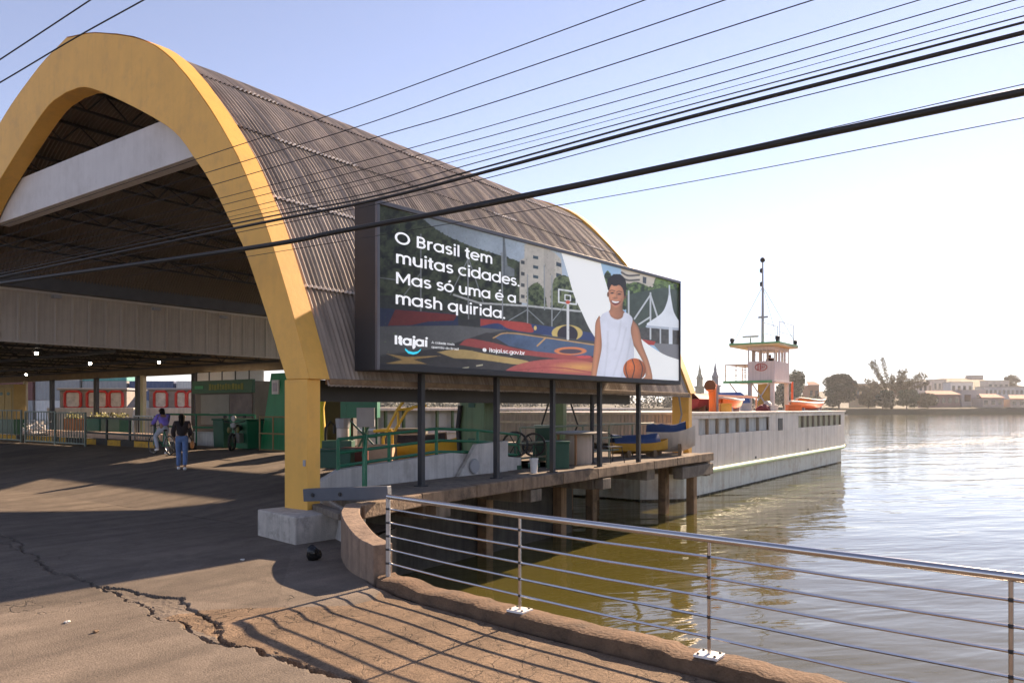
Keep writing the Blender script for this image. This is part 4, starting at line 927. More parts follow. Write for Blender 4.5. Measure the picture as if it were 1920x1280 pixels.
# side platform with rails, legs and bracing
y0, y1 = T1 + .05, T1 + 1.4
for x in (sA - .05, sB):
    for y in (y0 + .1, (y0 + y1) / 2, y1): MB().bar((x, y, zf + .1), (x, y, zf + 1.1), .05, .05, (1, 0, 0)).build('platform_post', mat('rail_tan', (.55, .36, .22), .6), ferry)
    for z_ in (.45, .78, 1.1): MB().bar((x, y0, zf + z_), (x, y1, zf + z_), .035, .035).build('platform_rail', MATS['rail_tan'], ferry)
wbox(sA, sB, y0, y1 + .1, zf + 1.12, zf + 1.16, 'platform_awning', white_b)
for x, y in ((sA + .1, T0 + .15), (sB - .1, T0 + .15), (sA + .1, T1 - .1), (sB - .1, T1 - .1)): MB().bar((x, y, Z3 + .08), (x, y, zf), .22, .22, (1, 0, 0)).build('tower_leg', white_b, ferry)
for a, b in (((sA + .1, T0 + .3, Z3 + .1), (sA + .1, T1 - .2, zf)), ((sA + .1, T1 - .2, Z3 + .1), (sA + .1, T0 + .3, zf)), ((sA + .1, T1 - .1, Z3 + .1), (sA + .1, T1 + 1.2, zf))): MB().bar(a, b, .07, .07).build('tower_brace', white_b, ferry)
MB().box(sA + .25, sA + .32, T0 + .3, T0 + 1.1, Z3 + .1, zf - .1).build('tower_panel', mat('ochre_paint', (.6, .36, .08), .6), ferry)
MB().bar((sB + .3, T0 - .1, Z3 + .1), (sB + .3, T0 - .1, zf + .1), .12, .1, (1, 0, 0)).build('tower_ladder', mat('orange_red', (.6, .1, .03), .5), ferry)
# mast with stays, radar and roof railing
mb = PS(1430, 640, sA + 1.0); mx_, my_ = mb.x, mb.y; zt = EYE + (HY - 492) * ((mx_ - CX) * D1[1] + (my_ - CY) * D2[1]) / F
MB().tube([(mx_, my_, zr + .2), (mx_, my_, zr + 2.6), (mx_, my_, zt)], [.10, .08, .045], 8).build('mast', grey_m, ferry, smooth=40)
MB().lathe([(.05, zt), (.14, zt + .05), (.16, zt + .2), (.08, zt + .3)], (mx_, my_, 0), 10).build('masthead_light', steel_dark, ferry, smooth=40)
for dz in (.5, 1.35): MB().lathe([(.05, -.15), (.12, -.1), (.12, .1), (.05, .15)], (mx_ + .05, my_ + .08, zt - dz), 8).build('mast_lamp', steel_dark, ferry, smooth=40)
MB().bar((mx_ - .05, my_ - .35, zr + 1.9), (mx_ - .05, my_ + .25, zr + 1.9), .1, .12).build('mast_crosstree', grey_m, ferry)
for ex, ey in ((sA - .4, T1 + .8), (sB + .3, T0 - .4), (sA - .3, T0 - .3)): MB().tube([(mx_, my_, zt - 1.5), (ex, ey, zr + .22)], .016, 5).build('mast_stay', steel_dark, ferry)
MB().lathe([(.05, zr + .2), (.05, zr + .6)], (mx_ - .5, my_ + .6, 0), 8).build('radar_post', white_b, ferry); MB().box(mx_ - .55, mx_ - .45, my_ + .1, my_ + 1.1, zr + .62, zr + .74).build('radar_bar', white_b, ferry)
for y in (T0 - .2, T0 + .8):
    for x in (sA + .4, sB + .2): MB().bar((x, y, zr + .2), (x, y, zr + 1.55), .04, .04, (1, 0, 0)).build('roof_rail_post', white_b, ferry)
    for z_ in (.85, 1.5): MB().bar((sA + .4, y, zr + z_), (sB + .2, y, zr + z_), .035, .035).build('roof_rail', white_b, ferry)
# funnel vent and deck gear carried on the upper deck
DKZ = Z3 + .094
def on_deck(px, t): return Vector((PT(px, 770, t).x, t, DKZ))
fv = on_deck(1336, 1.9); f_ = thing('vent_cowl', 'orange vent cowl with a dark round mouth on the ferry roof', 'vent', fv)
MB().tube([(0, 0, 0), (0, 0, .62), (-.02, 0, .85), (-.14, 0, 1.05), (-.26, 0, 1.08)], [.15, .15, .17, .22, .25], 16).build('cowl_pipe', orange, f_, smooth=50)
MB().lathe([(.02, -.30), (.25, -.30), (.25, -.262)], (0, 0, 1.08), 16, 'x').build('cowl_mouth', mat('rust_brown', (.12, .05, .025), .8), f_)
MB().tube([(.2, -.12, 0), (.2, -.12, 1.15)], .06, 8).build('stay_pipe', grey_m, f_)
def rescue_boat(loc, L_, wd, ht, rz, label, mt=orange):
    o = thing('rescue_boat', label, 'boat', loc, 'orange rescue boats on the ferry roof', rz)
    secs = []
    for i in range(9):
        f = i / 8 * 2 - 1; w_ = wd * (1 - abs(f) ** 2.6) ** .6 * .5 + .03; lift = ht * .35 * abs(f) ** 2
        secs.append([(f * L_ / 2, -w_, ht + lift * .6), (f * L_ / 2, -w_ * .75, ht * .4 + lift), (f * L_ / 2, 0, .06 + lift), (f * L_ / 2, w_ * .75, ht * .4 + lift), (f * L_ / 2, w_, ht + lift * .6), (f * L_ / 2, 0, ht * .9 + lift * .6)])
    v_ = [p for r__ in secs for p in r__]; k = 6
    f__ = [(i * k + j, i * k + (j + 1) % k, (i + 1) * k + (j + 1) % k, (i + 1) * k + j) for i in range(8) for j in range(k)]
    MB().add(v_, f__).build('boat_hull', mt, o, smooth=50)
    rimv = [Vector(s__[0]) for s__ in secs] + [Vector(s__[4]) for s__ in reversed(secs)]
    MB().tube(rimv + [rimv[0]], .045, 6).build('gunwale', white_b, o, smooth=60)
    for fx in (-.25, .25): MB().box(fx * L_ - .08, fx * L_ + .08, -wd * .3, wd * .3, 0, ht * .35).build('cradle', grey_m, o)
    return o
rescue_boat(on_deck(1368, 2.2), 2.6, 1.0, .5, .1, 'orange open rescue boat on the ferry roof beside the vent cowl')
rescue_boat(on_deck(1512, 2.6), 6.5, 1.1, .45, .0, 'long orange and white rescue boat on the ferry roof beyond the wheelhouse')
rescue_boat(on_deck(1520, 4.4), 6.0, 1.2, .7, .0, 'orange and white rescue boat partly hidden behind the longer one')
o = MB().prism([(0, 0, 0), (3.2, 0, 0), (2.8, .0, .75), (1.4, .0, 1.1), (.3, 0, .8)], (0, 1.6, 0)).build('tarpaulin_heap', blue_m, bevel=.1); o.location = on_deck(1376, 5.5)
tag(o, 'blue tarpaulin covered heap on the ferry roof below the wheelhouse', 'tarpaulin')
o = thing('deck_bench', 'long orange railing beam on posts across the ferry roof', 'rail', on_deck(1346, 3.6))
e_ = on_deck(1418, 3.6) - on_deck(1346, 3.6); MB().bar((0, 0, .75), (e_.x, 0, .75), .1, .12).build('beam', mat('salmon_paint', (.7, .3, .15), .5), o)
for f in (0, .5, 1): MB().bar((e_.x * f, 0, 0), (e_.x * f, 0, .7), .07, .07, (0, 1, 0)).build('post', MATS['salmon_paint'], o)
o = thing('rope_pile', 'small heap of maroon and white gear beside the wheelhouse tower', 'gear', on_deck(1432, 2.4))
MB().ball((0, 0, .1), .5, .35, .22, 12, 7, .5).build('gear_bag', mat('maroon_cloth', (.18, .03, .04), .8), o, smooth=60); MB().ball((.35, -.1, .22), .25, .22, .3, 10, 7, .3).build('white_sack', white_b, o, smooth=60)

# ================================================================== GEAR UNDER THE SHELTER
def frame_rail(name, label, cat, path, posts, z_levels, mt, r=.03, rp_=.035, group=None, base=None):
    """railing: path = [(x, y, ground z)], one rail per height, posts at path points"""
    o = thing(name, label, cat, (0, 0, 0), group)
    for h in z_levels: MB().tube([(x, y, z_ + h) for x, y, z_ in path], r, 8).build('rail', mt, o, smooth=40)
    for x, y, z_ in posts: MB().tube([(x, y, z_ - .02), (x, y, z_ + z_levels[0])], rp_, 8).build('post', mt, o, smooth=40)
    return o
wl = lambda s: DZ + (.12 + .24 * (s - .7) / .6 if s < 1.3 else (.36 + .16 * (s - 1.3) / 3.1 if s < 4.4 else .52 - .24 * (s - 4.4) / 2.6))
P = [(s, .70, wl(s)) for s in (1.3, 2.6, 4.0, 5.4, 7.0)]
frame_rail('ramp_railing', 'green tube railing on top of the pale ramp wall', 'railing', P, P, [.55, .30, .06], green_p)
P = [(s, .72, DZ) for s in (7.1, 8.6, 10.1, 11.6, 13.1, 14.6)]
frame_rail('pier_railing', 'weathered green and rusty tube railing along the back of the pier', 'railing', P, P, [1.0, .62, .25], mat('weathered_green_tube', (.20, .24, .17), .6, .3, 4, .1, dirt=(.42, .24, .11), dscale=2.5, damt=.8), r=.026, rp_=.028)
o = thing('stair_handrail', 'sloping green handrail beside the pier steps', 'handrail')
a, b = Vector((1.75, .45, DZ + .98)), Vector((1.15, -.12, DZ + .66)); c = Vector((1.13, -.14, DZ))
MB().tube([a, b, b + Vector((-.01, -.02, -.06)), c], .022, 8).build('rail', green_p, o, smooth=50)
for f in (0, .5): q = a.lerp(b, f); MB().tube([(q.x, q.y, DZ), q], .026, 8).build('post', green_p, o, smooth=40)
MB().tube([a.lerp(b, .5) - Vector((0, 0, .42)), c + Vector((0, 0, .28))], .018, 6).build('mid_rail', green_p, o); MB().box(1.05, 1.21, -.22, -.06, DZ + .001, DZ + .03).build('foot_plate', green_d, o)

def at(px, d): p = PD(px, HY, d); return Vector((p.x, p.y, 0))
def zy(py, d): return EYE + (HY - py) * d / F
CAMR = Matrix.Rotation(math.atan2(fwd.y, fwd.x), 3, 'Z')     # local x = away from the road, y = left
RZ = math.atan2(fwd.y, fwd.x) - R(90)
# pale green gantry column
o = thing('gantry_column', 'tall faded green steel gantry column with tapered foot on the pier', 'gantry', at(898, 19.6) + Vector((0, 0, DZ)))
m = MB(); w0, w1 = .42, .36
m.prism([(-.30, -w0, 0), (.30, -w0, 0), (.30, w0, 0), (-.30, w0, 0)], (0, 0, .02)); m.build('base', green_d, o)
m = MB(); m.add([(-.3, -w0, .02), (.3, -w0, .02), (.3, w0, .02), (-.3, w0, .02), (-.26, -w1, 4.2), (.26, -w1, 4.2), (.26, w1, 4.2), (-.26, w1, 4.2)], [(0, 3, 2, 1), (4, 5, 6, 7), (0, 1, 5, 4), (1, 2, 6, 5), (2, 3, 7, 6), (3, 0, 4, 7)])
m.build('column_box', green_l, o, bevel=.01)
for z_ in (.6, 1.5): MB().box(-.31, -.285, -.1, .1, z_, z_ + .12).build('bracket', green_d, o)
MB().tube([(-.34, .36, .3), (-.36, .40, 1.0), (-.34, .34, 1.55)], .06, 8).build('hose', black, o, smooth=50)
o = thing('gantry_mast', 'narrow faded green lifting mast with black hoses further along the pier', 'gantry', at(1052, 27) + Vector((0, 0, DZ)))
MB().box(-.12, .12, -.16, .16, 0, 3.4).build('mast_box', green_l, o, bevel=.01)
for sy in (-1, 1): MB().tube([(0, sy * .1, 2.6), (-.1, sy * .45, 1.7), (-.1, sy * .75, .9), (-.1, sy * .6, .6)], .035, 8).build('hose', black, o, smooth=50)
o = thing('green_tower', 'dark green steel frame tower with a grey box beyond the ramp railing', 'tower', at(676, 26) + Vector((0, 0, DZ)), None, RZ)
MB().box(-.62, -.40, -.3, .3, 0, 2.2).build('frame_plate', green_p, o, bevel=.01); MB().box(-.40, .62, -.3, .3, 1.15, 2.2).build('head_plate', green_p, o, bevel=.01); MB().box(-.05, .55, -.42, -.302, .85, 1.5).build('switch_box', grey_m, o, bevel=.01)
for x in (.55, .1): MB().bar((x, 0, 0), (x, 0, 1.15), .07, .07, (0, 1, 0)).build('strut', green_d, o)
for a, b in (((-.4, 0, 1.1), (.58, 0, .1)), ((-.4, 0, .5), (.58, 0, .5)), ((-.1, 0, .1), (.4, 0, 1.1)), ((-.4, 0, .05), (.6, 0, .05))): MB().bar(a, b, .06, .06).build('brace', green_d, o)
# yellow davit frame
o = thing('yellow_davit', 'bright yellow tubular davit frame leaning over the ramp', 'davit', at(770, 21) + Vector((0, 0, DZ)), None, RZ)
d21 = 21; X = lambda px: (px - 770) * d21 / F; Zp = lambda py: zy(py, d21) - DZ
for pth in ([(718, 822), (745, 768), (768, 736)], [(735, 815), (763, 770), (775, 763), (800, 760)], [(745, 768), (775, 765)], [(746, 772), (747, 800)], [(700, 808), (735, 806)]):
    MB().tube([(X(a), 0, Zp(b)) for a, b in pth], .04, 8).build('tube', yellow2, o, smooth=50)
MB().bar((X(768), 0, Zp(736)), (X(776), .0, 2.6), .05, .05).build('hanger', yellow2, o); MB().tube([(X(718), 0, Zp(822)), (X(718), .1, 0)], .04, 8).build('foot', yellow2, o)
MB().tube([(X(735), 0, Zp(815)), (X(735), .1, 0)], .04, 8).build('foot', yellow2, o)
# dinghy with dark cover
def dinghy(name, label, loc, L_, wd, ht, rz, hull, cover, z0=.0):
    o = thing(name, label, 'boat', loc, None, rz); secs = []
    for i in range(11):
        f = i / 10 * 2 - 1; w_ = wd / 2 * (1 - max(0, f) ** 2.4) ** .7 * (1 - .25 * max(0, -f) ** 2) + .02; k = ht * .3 * max(0, f) ** 2
        secs.append([(f * L_ / 2, -w_, ht + k), (f * L_ / 2, -w_ * .8, ht * .45 + k * .6), (f * L_ / 2, 0, .08 + k), (f * L_ / 2, w_ * .8, ht * .45 + k * .6), (f * L_ / 2, w_, ht + k)])
    v_ = [p for s__ in secs for p in s__]
    MB().add(v_, [(i * 5 + j, i * 5 + j + 1, (i + 1) * 5 + j + 1, (i + 1) * 5 + j) for i in range(10) for j in range(4)] + [(0, 1, 2, 3, 4)]).build('hull', hull, o, smooth=50)
    cv = []
    for s__ in secs[:9]:
        a, b = Vector(s__[0]), Vector(s__[4]); mid = (a + b) / 2 + Vector((0, 0, .22 + .05 * random.random())); cv += [a, a.lerp(mid, .6) + Vector((0, 0, .08)), mid, b.lerp(mid, .6) + Vector((0, 0, .08)), b]
    MB().add(cv, [(i * 5 + j, i * 5 + j + 1, (i + 1) * 5 + j + 1, (i + 1) * 5 + j) for i in range(8) for j in range(4)]).build('cover', cover, o, smooth=60)
    for fx in (-.25, .2): MB().box(fx * L_ - .05, fx * L_ + .05, -wd * .4, wd * .4, 0, ht * .5).build('trestle', wood_m, o)
    return o
dinghy('dinghy', 'yellow and white dinghy with a dark brown cover beside the ramp', at(803, 20.5) + Vector((0, 0, DZ)), 1.6, .8, .55, RZ, yellow2, mat('brown_cover', (.06, .04, .035), .8, .2, 4, .3))
dinghy('motor_boat', 'yellow hulled motor boat under a bright blue cover on the pier', at(1200, 23.2) + Vector((0, 0, DZ + .01)), 1.8, .8, .42, RZ + .2, mat('ochre_hull', (.5, .27, .03), .5), mat('navy_cover', (.012, .05, .16), .7, .2, 4, .3))
dinghy('work_boat', 'white hulled work boat with a blue cover beside the rear yellow leg', at(1258, 24.2) + Vector((0, 0, DZ + .01)), 1.5, .9, .72, RZ - .3, white_b, MATS['navy_cover'])
# valve wheels, bucket, drums, tables, crates
def hand_wheel(loc, r, label):
    o = thing('rope_reel', label, 'reel', loc, None, RZ); MB().tube([(0, 0, 0), (0, 0, r)], .03, 8).build('stand', green_d, o); MB().box(-.15, .15, -.12, .12, 0, .1).build('foot', green_d, o)
    MB().tube([(r * .5 * math.cos(R(a)), 0, r + r * .5 * math.sin(R(a))) for a in range(0, 361, 20)], .028, 6).build('hoop', black, o, smooth=60)
    for a in (0, 60, 120): MB().bar((r * .49 * math.cos(R(a)), 0, r + r * .49 * math.sin(R(a))), (-r * .49 * math.cos(R(a)), 0, r - r * .49 * math.sin(R(a))), .025, .025).build('spoke', steel_dark, o)
hand_wheel(at(966, 18.5) + Vector((0, 0, DZ)), .60, 'black rope hoop on a green stand next to the gantry column')
hand_wheel(at(1001, 19.2) + Vector((0, 0, DZ)), .56, 'second black rope hoop on a green stand, with a white bucket before it')
o = thing('bucket', 'white plastic bucket standing on the pier deck', 'bucket', at(1001, 17.4) + Vector((0, 0, DZ)))
MB().lathe([(.075, 0), (.095, .30), (.105, .31), (.105, .34), (.08, .34), (.07, .05)], n=18).build('pail', mat('white_plastic', (.72, .70, .66), .4), o, smooth=40); MB().tube([(.1 * math.cos(R(a)), 0, .33 + .1 * math.sin(R(a))) for a in range(0, 181, 20)], .006, 5).build('handle', steel_dark, o)
o = thing('water_tank', 'round pale tank with a dark lid under the eave', 'tank', at(1085, 20.3) + Vector((0, 0, DZ)))
MB().lathe([(.34, 0), (.36, .05), (.36, .74), (.34, .78)], n=24).build('tank_body', mat('beige_tank', (.50, .41, .33), .6, .1, 2, .05, streak=.3), o, smooth=40); MB().lathe([(.75, .80), (.78, .84), (.3, .88)], n=24).build('lid', mat('grey_lid', (.26, .25, .23), .6), o, smooth=40)
for k in range(4): MB().bar((.55 * math.cos(k * 1.57 + .4), .55 * math.sin(k * 1.57 + .4), 0), (.55 * math.cos(k * 1.57 + .4), .55 * math.sin(k * 1.57 + .4), .8), .05, .05, (1, 0, 0)).build('stand_leg', mat('rusty_tube', (.36, .19, .09), .7), o)
def crate(px, d, wd, dp, h, label, mt, z0=DZ):
    o = thing('storage_crate', label, 'crate', at(px, d) + Vector((0, 0, z0)), None, RZ)
    MB().box(-wd / 2, wd / 2, -dp / 2, dp / 2, 0, h).build('crate_body', mt, o, bevel=.012); MB().box(-wd / 2 - .02, wd / 2 + .02, -dp / 2 - .02, dp / 2 + .02, h + .002, h + .05).build('crate_lid', mt, o, bevel=.01)
    return o
crate(1045, 18.9, .55, .5, .62, 'dark green crate beside the round pale tank', green_d)
crate(945, 21, .9, .6, .5, 'grey storage crate behind the two rope hoops', mat('putty', (.3, .27, .23), .8))
crate(1020, 21.5, .5, .4, .95, 'tall dark green cabinet behind the rope hoops', green_d)
o = thing('garden_chair', 'thin black wire chair on the pier near the blue covered boat', 'chair', at(1147, 20.8) + Vector((0, 0, DZ)), None, RZ + .6)
MB().box(-.22, .22, -.2, .2, .42, .44).build('seat', black, o); MB().tube([(-.2, .2, .42), (-.2, .26, .75), (0, .28, .85), (.2, .26, .75), (.2, .2, .42)], .012, 6).build('backrest', black, o)
for sx in (-1, 1):
    for sy in (-1, 1): MB().tube([(sx * .2, sy * .18, .42), (sx * .25, sy * .24, 0)], .012, 6).build('leg', black, o)
# machinery and white drums left of the green tower
o = thing('white_drum', 'white drum with a fluted grey top behind the arch leg', 'drum', at(643, 22) + Vector((0, 0, DZ + .55)), None, RZ)
MB().lathe([(.17, 0), (.18, .03), (.18, .34), (.16, .36)], n=20).build('drum_body', white_b, o, smooth=40); MB().lathe([(.2, .36), (.22, .62), (.2, .64)], n=10).build('fluted_top', grey_m, o); MB().tube([(-.5, 0, 0), (-.5, 0, .35), (-.36, 0, .55), (-.25, 0, .45), (-.25, 0, .2)], .04, 8).build('hose', black, o, smooth=50)
MB().box(-.55, .3, -.25, .25, -.55, 0).build('stand', green_d, o, bevel=.01)
o = thing('engine_shed', 'dark brown machine housing behind the white drum', 'machine', at(633, 30) + Vector((0, 0, DZ)), None, RZ)
MB().box(-.55, .7, -.4, .4, 0, 2.4).build('housing', mat('machine_brown', (.035, .028, .02), .7), o, bevel=.02); MB().box(-1.0, -.56, -.3, .3, 1.0, 2.35).build('slate_panel', mat('slate_panel_paint', (.07, .07, .1), .5), o, bevel=.02)
MB().bar((.5, -.42, 1.0), (1.1, -.42, 2.4), .08, .08).build('brace', green_d, o)
o = thing('yellow_pillar', 'curved yellow and pale green pillar seen beside the arch leg', 'pillar', at(601, 28) + Vector((0, 0, DZ)), None, RZ)
MB().tube([(.05, 0, 0), (0, 0, .9), (.0, 0, 1.5), (.12, 0, 2.2)], [.2, .18, .14, .16], 10).build('pillar_body', yellow2, o, smooth=40); MB().box(-.28, -.19, -.1, .1, 0, 2.3).build('pale_strip', mat('mint_paint', (.35, .45, .36), .6), o)
# red boxes, beams seen low behind the ramp railing
for px, d, wd, h, mt, lb in ((620, 19, 1.1, .42, green_d, 'dark green tool chest low behind the stair handrail'), (668, 20, .7, .4, mat('brick_red', (.2, .05, .03), .7), 'dull red box low behind the ramp railing'), (716, 19.5, .6, .5, mat('peach_board', (.5, .32, .2), .8), 'peach coloured board box behind the ramp railing'), (758, 22, 1.3, .85, mat('olive_grey', (.12, .115, .09), .8), 'olive grey container behind the yellow davit')):
    crate(px, d, wd, .5, h, lb, mt, DZ)

# ================================================================== LEFT BACKGROUND inside the shelter
# kerb with yellow painted blocks
kb = thing('traffic_kerb', 'low dark kerb with yellow painted blocks along the ferry lane', 'kerb')
ks = 7.05
MB().box(ks, ks + .35, 15.2, 40, .5, .86).build('kerb_body', mat('dark_kerb', (.05, .045, .04), .9, .2, 3, .3), kb, bevel=.02)
kpx = [(1, 22), (23, 30), (46, 62), (66, 78), (80, 100), (112, 125), (158, 180), (202, 226), (252, 290)]
ky = mat('kerb_yellow', (.55, .30, .02), .7, .25, 5, .2, dirt=(.1, .07, .04), dscale=4, damt=.6)
for a, b in kpx: MB().box(ks - .015, ks, PS(b, 800, ks).y, PS(a, 800, ks).y, .60, .84).build('yellow_block', ky, kb)
# barrier fences with vertical bars
def fence(px0, px1, s, z0, h, nb, label, mt, group='tube fences by the ferry lane', top=.05):
    y0, y1 = PS(px0, 800, s).y, PS(px1, 800, s).y
    o = thing('barrier_fence', label, 'fence', (s, (y0 + y1) / 2, z0), group); w_ = abs(y1 - y0) / 2
    for z_ in (h, .12): MB().bar((0, -w_, z_), (0, w_, z_), top, top).build('rail', mt, o)
    for y in (-w_, w_): MB().bar((0, y, 0), (0, y, h + .03), .07, .07, (1, 0, 0)).build('post', mt, o)
    bm_ = MB().bar((0, 0, .14), (0, 0, h - .025), .028, .028, (1, 0, 0)).mesh('bar', mt)
    for k in range(1, nb): b_ = obj('bar', bm_, o); b_.location.y = -w_ + 2 * w_ * k / nb
    return o
gg = mat('grey_green_tube', (.17, .21, .18), .5, .15, 3, .05)
fence(-60, 40, 6.6, .55, 1.45, 12, 'grey green barred fence below the ochre cabinet', gg); fence(48, 103, 6.55, .55, 1.40, 11, 'grey green barred fence in front of stacked bottle crates', gg)
fence(104, 160, 6.5, .55, 1.36, 11, 'grey green barred fence ending at the dark two rail barrier', gg)
o = thing('lane_barrier', 'dark two rail barrier beside the seated cyclist', 'barrier'); dk = mat('dark_tube', (.03, .035, .03), .5)
y0, y1 = PS(160, 800, 6.9).y, PS(290, 800, 6.9).y
for z_ in (1.72, 1.12): MB().bar((6.9, y0, z_), (6.9, y1, z_ - .05), .06, .08).build('rail', dk, o)
for k in range(4): y = y0 + (y1 - y0) * k / 3; MB().bar((6.9, y, .84), (6.9, y, 1.74), .07, .07, (1, 0, 0)).build('post', dk, o)
fence(252, 289, 8.6, .62, 1.15, 7, 'short silver barred fence behind the seated cyclist', mat('silver_tube', (.4, .4, .4), .4, metal=.6))
# sunlit pallets / planks behind fences, green planters with plants
tan = mat('tan_slab', (.62, .46, .36), .8, .1, 4, .1)
o = thing('tiled_platform', 'pale pink tiled platform edge behind the barred fences', 'platform')
for k in range(14):
    y = PS(45, 800, 8.9).y - k * .95; MB().box(8.8, 9.2, y - .92, y, .62, 1.02).build('tile', tan, o, bevel=.01)
for px, w_, mt, lb in ((140, 1.2, mat('terracotta_box', (.28, .13, .06), .8), 'terracotta planter box with low yellow green plants'), (218, 1.8, green_d, 'dark green planter box with yellow green plants'), (185, 1.3, mat('teal_box', (.02, .12, .1), .7), 'teal planter box with sparse plants')):
    p = PS(px, 800, 10.6); o = thing('planter', lb, 'planter', (10.6, p.y, .62)); MB().box(-.3, .3, -w_ / 2, w_ / 2, 0, .95).build('box', mt, o, bevel=.02)
    m = MB()
    for k in range(160):
        c = Vector((random.uniform(-.28, .28), random.uniform(-w_ / 2, w_ / 2), .95 + random.random() ** 2 * .32)); a = Vector((random.gauss(0, 1), random.gauss(0, 1), random.gauss(0, 1))).normalized() * .06; b = a.orthogonal().normalized() * .04; m.add([c - a, c + b, c + a, c - b], [(0, 1, 2, 3)])
    m.build('foliage', mat('yellow_green_leaf', (.18, .17, .02), .6, .3, 8, 0), o)
o = thing('bottle_crate', 'pile of glinting clear bottles in a wire crate behind the fence', 'crate', (7.9, PS(64, 800, 7.9).y, .62))
MB().box(-.3, .3, -.75, .75, 0, .25).build('tray', steel_dark, o); bt = MB().lathe([(.045, 0), (.045, .2), (.018, .27), (.018, .33)], n=8).mesh('bottle', mat('clear_plastic', (.75, .72, .72), .12, .1, 4, 0), 40)
for k in range(36): b_ = obj('bottle', bt, o); b_.location = (random.uniform(-.25, .25), random.uniform(-.7, .7), .25 + random.choice((0, .16, .32, .46)) + random.uniform(0, .05)); b_.rotation_euler = (random.uniform(-1.2, 1.2), random.uniform(-1.2, 1.2), 0)
o = thing('ochre_cabinet', 'ochre yellow double cabinet with two dark emblems above the fence', 'cabinet', (9.2, PS(20, 800, 9.2).y, .62)); w_ = 1.15
MB().box(-.3, .3, -w_, w_, .9, 2.75).build('cabinet_body', mat('ochre_board', (.36, .26, .10), .7, .15, 2, .05), o, bevel=.02); MB().box(-.28, .28, -w_, w_, 0, .9).build('plinth', green_d, o)
for y in (-.55, .35): 
    MB().box(-.32, -.302, y - .4, y + .4, 1.05, 2.55).build('door', mat('ochre_door', (.42, .28, .07), .6), o, bevel=.008); MB().ball((-.325, y, 2.25), .006, .22, .09, 12, 6).build('emblem', green_d, o)
# ticket booth with green sign
bs = 10.2; p0, p1 = PS(478, 760, bs), PS(366, 760, bs); W_ = p1.y - p0.y; dB = (bs - CX) * D1[1] + (p0.y - CY) * D2[1]
o = thing('ticket_booth', 'ticket booth with a dark green sign board and yellow lettering', 'booth', (bs, p0.y, .62)); zb = lambda py: zy(py, dB + .3) - .62
MB().box(0, 1.6, 0, W_, 0, zb(714)).build('booth_wall', mat('booth_taupe', (.16, .135, .11), .8), o, bevel=.02)
MB().box(-.14, -.002, -.02, W_, zb(736), zb(711)).build('sign_board', mat('sign_green', (.012, .075, .02), .5), o, bevel=.01)
MB().box(-.05, -.002, W_ * .40, W_ * .88, zb(797), zb(738)).build('counter_panel', mat('pale_panel', (.24, .225, .19), .6, .15, 1.5, .05), o, bevel=.01); MB().box(-.05, -.002, W_ * .03, W_ * .39, zb(797), zb(738)).build('poster_panel', mat('faded_poster', (.15, .11, .10), .6, .5, 1.8, 0), o, bevel=.01)
ly = mat('sign_yellow', (.20, .19, .02), .6); y_ = W_ * .70
for k, wv in enumerate((.16, .12, .16, .14, .1, .16, .12, .15, .05, .16, .12, .15, .16)): MB().box(-.152, -.142, y_ - wv, y_, zb(730 - (k % 2)), zb(718 + (k % 3))).build('sign_letter', ly, o); y_ -= wv + .05
MB().box(-.152, -.142, W_ * .80, W_ * .95, zb(727), zb(721)).build('sign_letter', mat('sign_light_green', (.03, .25, .08), .5), o)
MB().box(-.06, -.052, W_ * .58, W_ * .72, zb(779), zb(775)).build('counter_mark', white_b, o)
# white panels of a bright partition above the booth
o = thing('glazed_screen', 'row of bright frosted panes above the ticket booth', 'window', (11.9, PS(495, 700, 11.9).y, 0)); y1 = PS(370, 700, 11.9).y - o.location.y
fp = mat('frosted_pane', (.85, .85, .83), .5, .05, 2, 0); 
for k in range(5):
    a, b = y1 * k / 5, y1 * (k + 1) / 5; MB().box(-.02, .02, a + .03, b - .03, 3.0, 3.72).build('pane', fp, o); MB().box(-.04, .04, b - .03, b + .03, 2.95, 3.75).build('mullion', steel_dark, o)
# slanted green panel, bins and rails by the booth
p = PS(522, 842, 8.7); o = thing('green_ramp_gate', 'leaning bright green steel ramp gate with a white notice', 'gate', (8.7, p.y, .6)); hw = 1.05
MB().prism([(0, -hw, 0), (0, hw, 0), (.25, hw * .72, 2.75), (.25, -hw, 2.75)], (.14, 0, 0)).build('gate_leaf', mat('gate_green', (.015, .20, .07), .45, .12, 1.5, .05, streak=.25), o, bevel=.01)
MB().prism([(.05, hw + .004, 0), (.3, hw * .72 + .005, 2.75), (.45, hw * .72 + .2, 2.75), (.3, hw + .3, 0)], (.1, 0, 0)).build('gate_side', green_d, o)
MB().box(.13, .19, .18, .55, 2.0, 2.5).build('notice', white_b, o); MB().box(.115, .129, .25, .48, 2.1, 2.4).build('notice_print', mat('grey_print', (.4, .33, .32), .7), o)
P = [(8.3, PS(x_, 800, 8.3).y, .6) for x_ in (487, 512, 560)]; frame_rail('gate_railing', 'thin brown and green railing before the leaning green gate', 'railing', P, P, [1.2, .62, .05], mat('brown_tube', (.25, .17, .07), .6), r=.025, rp_=.03)
P = [(8.9, PS(x_, 800, 8.9).y, .6) for x_ in (300, 368, 430, 478)]; frame_rail('counter_railing', 'green tube railing in front of the ticket booth', 'railing', P, P, [1.25, .75], green_p, r=.04)
o = thing('low_wall', 'low dirty white wall below the green booth railing', 'wall', (9.1, PS(388, 800, 9.1).y, .6)); MB().box(0, .15, -.75, .9, 0, .52).build('wall_body', concrete_w, o, bevel=.02); MB().box(-.02, .17, -.77, .92, .525, .57).build('coping', concrete_w, o, bevel=.01)
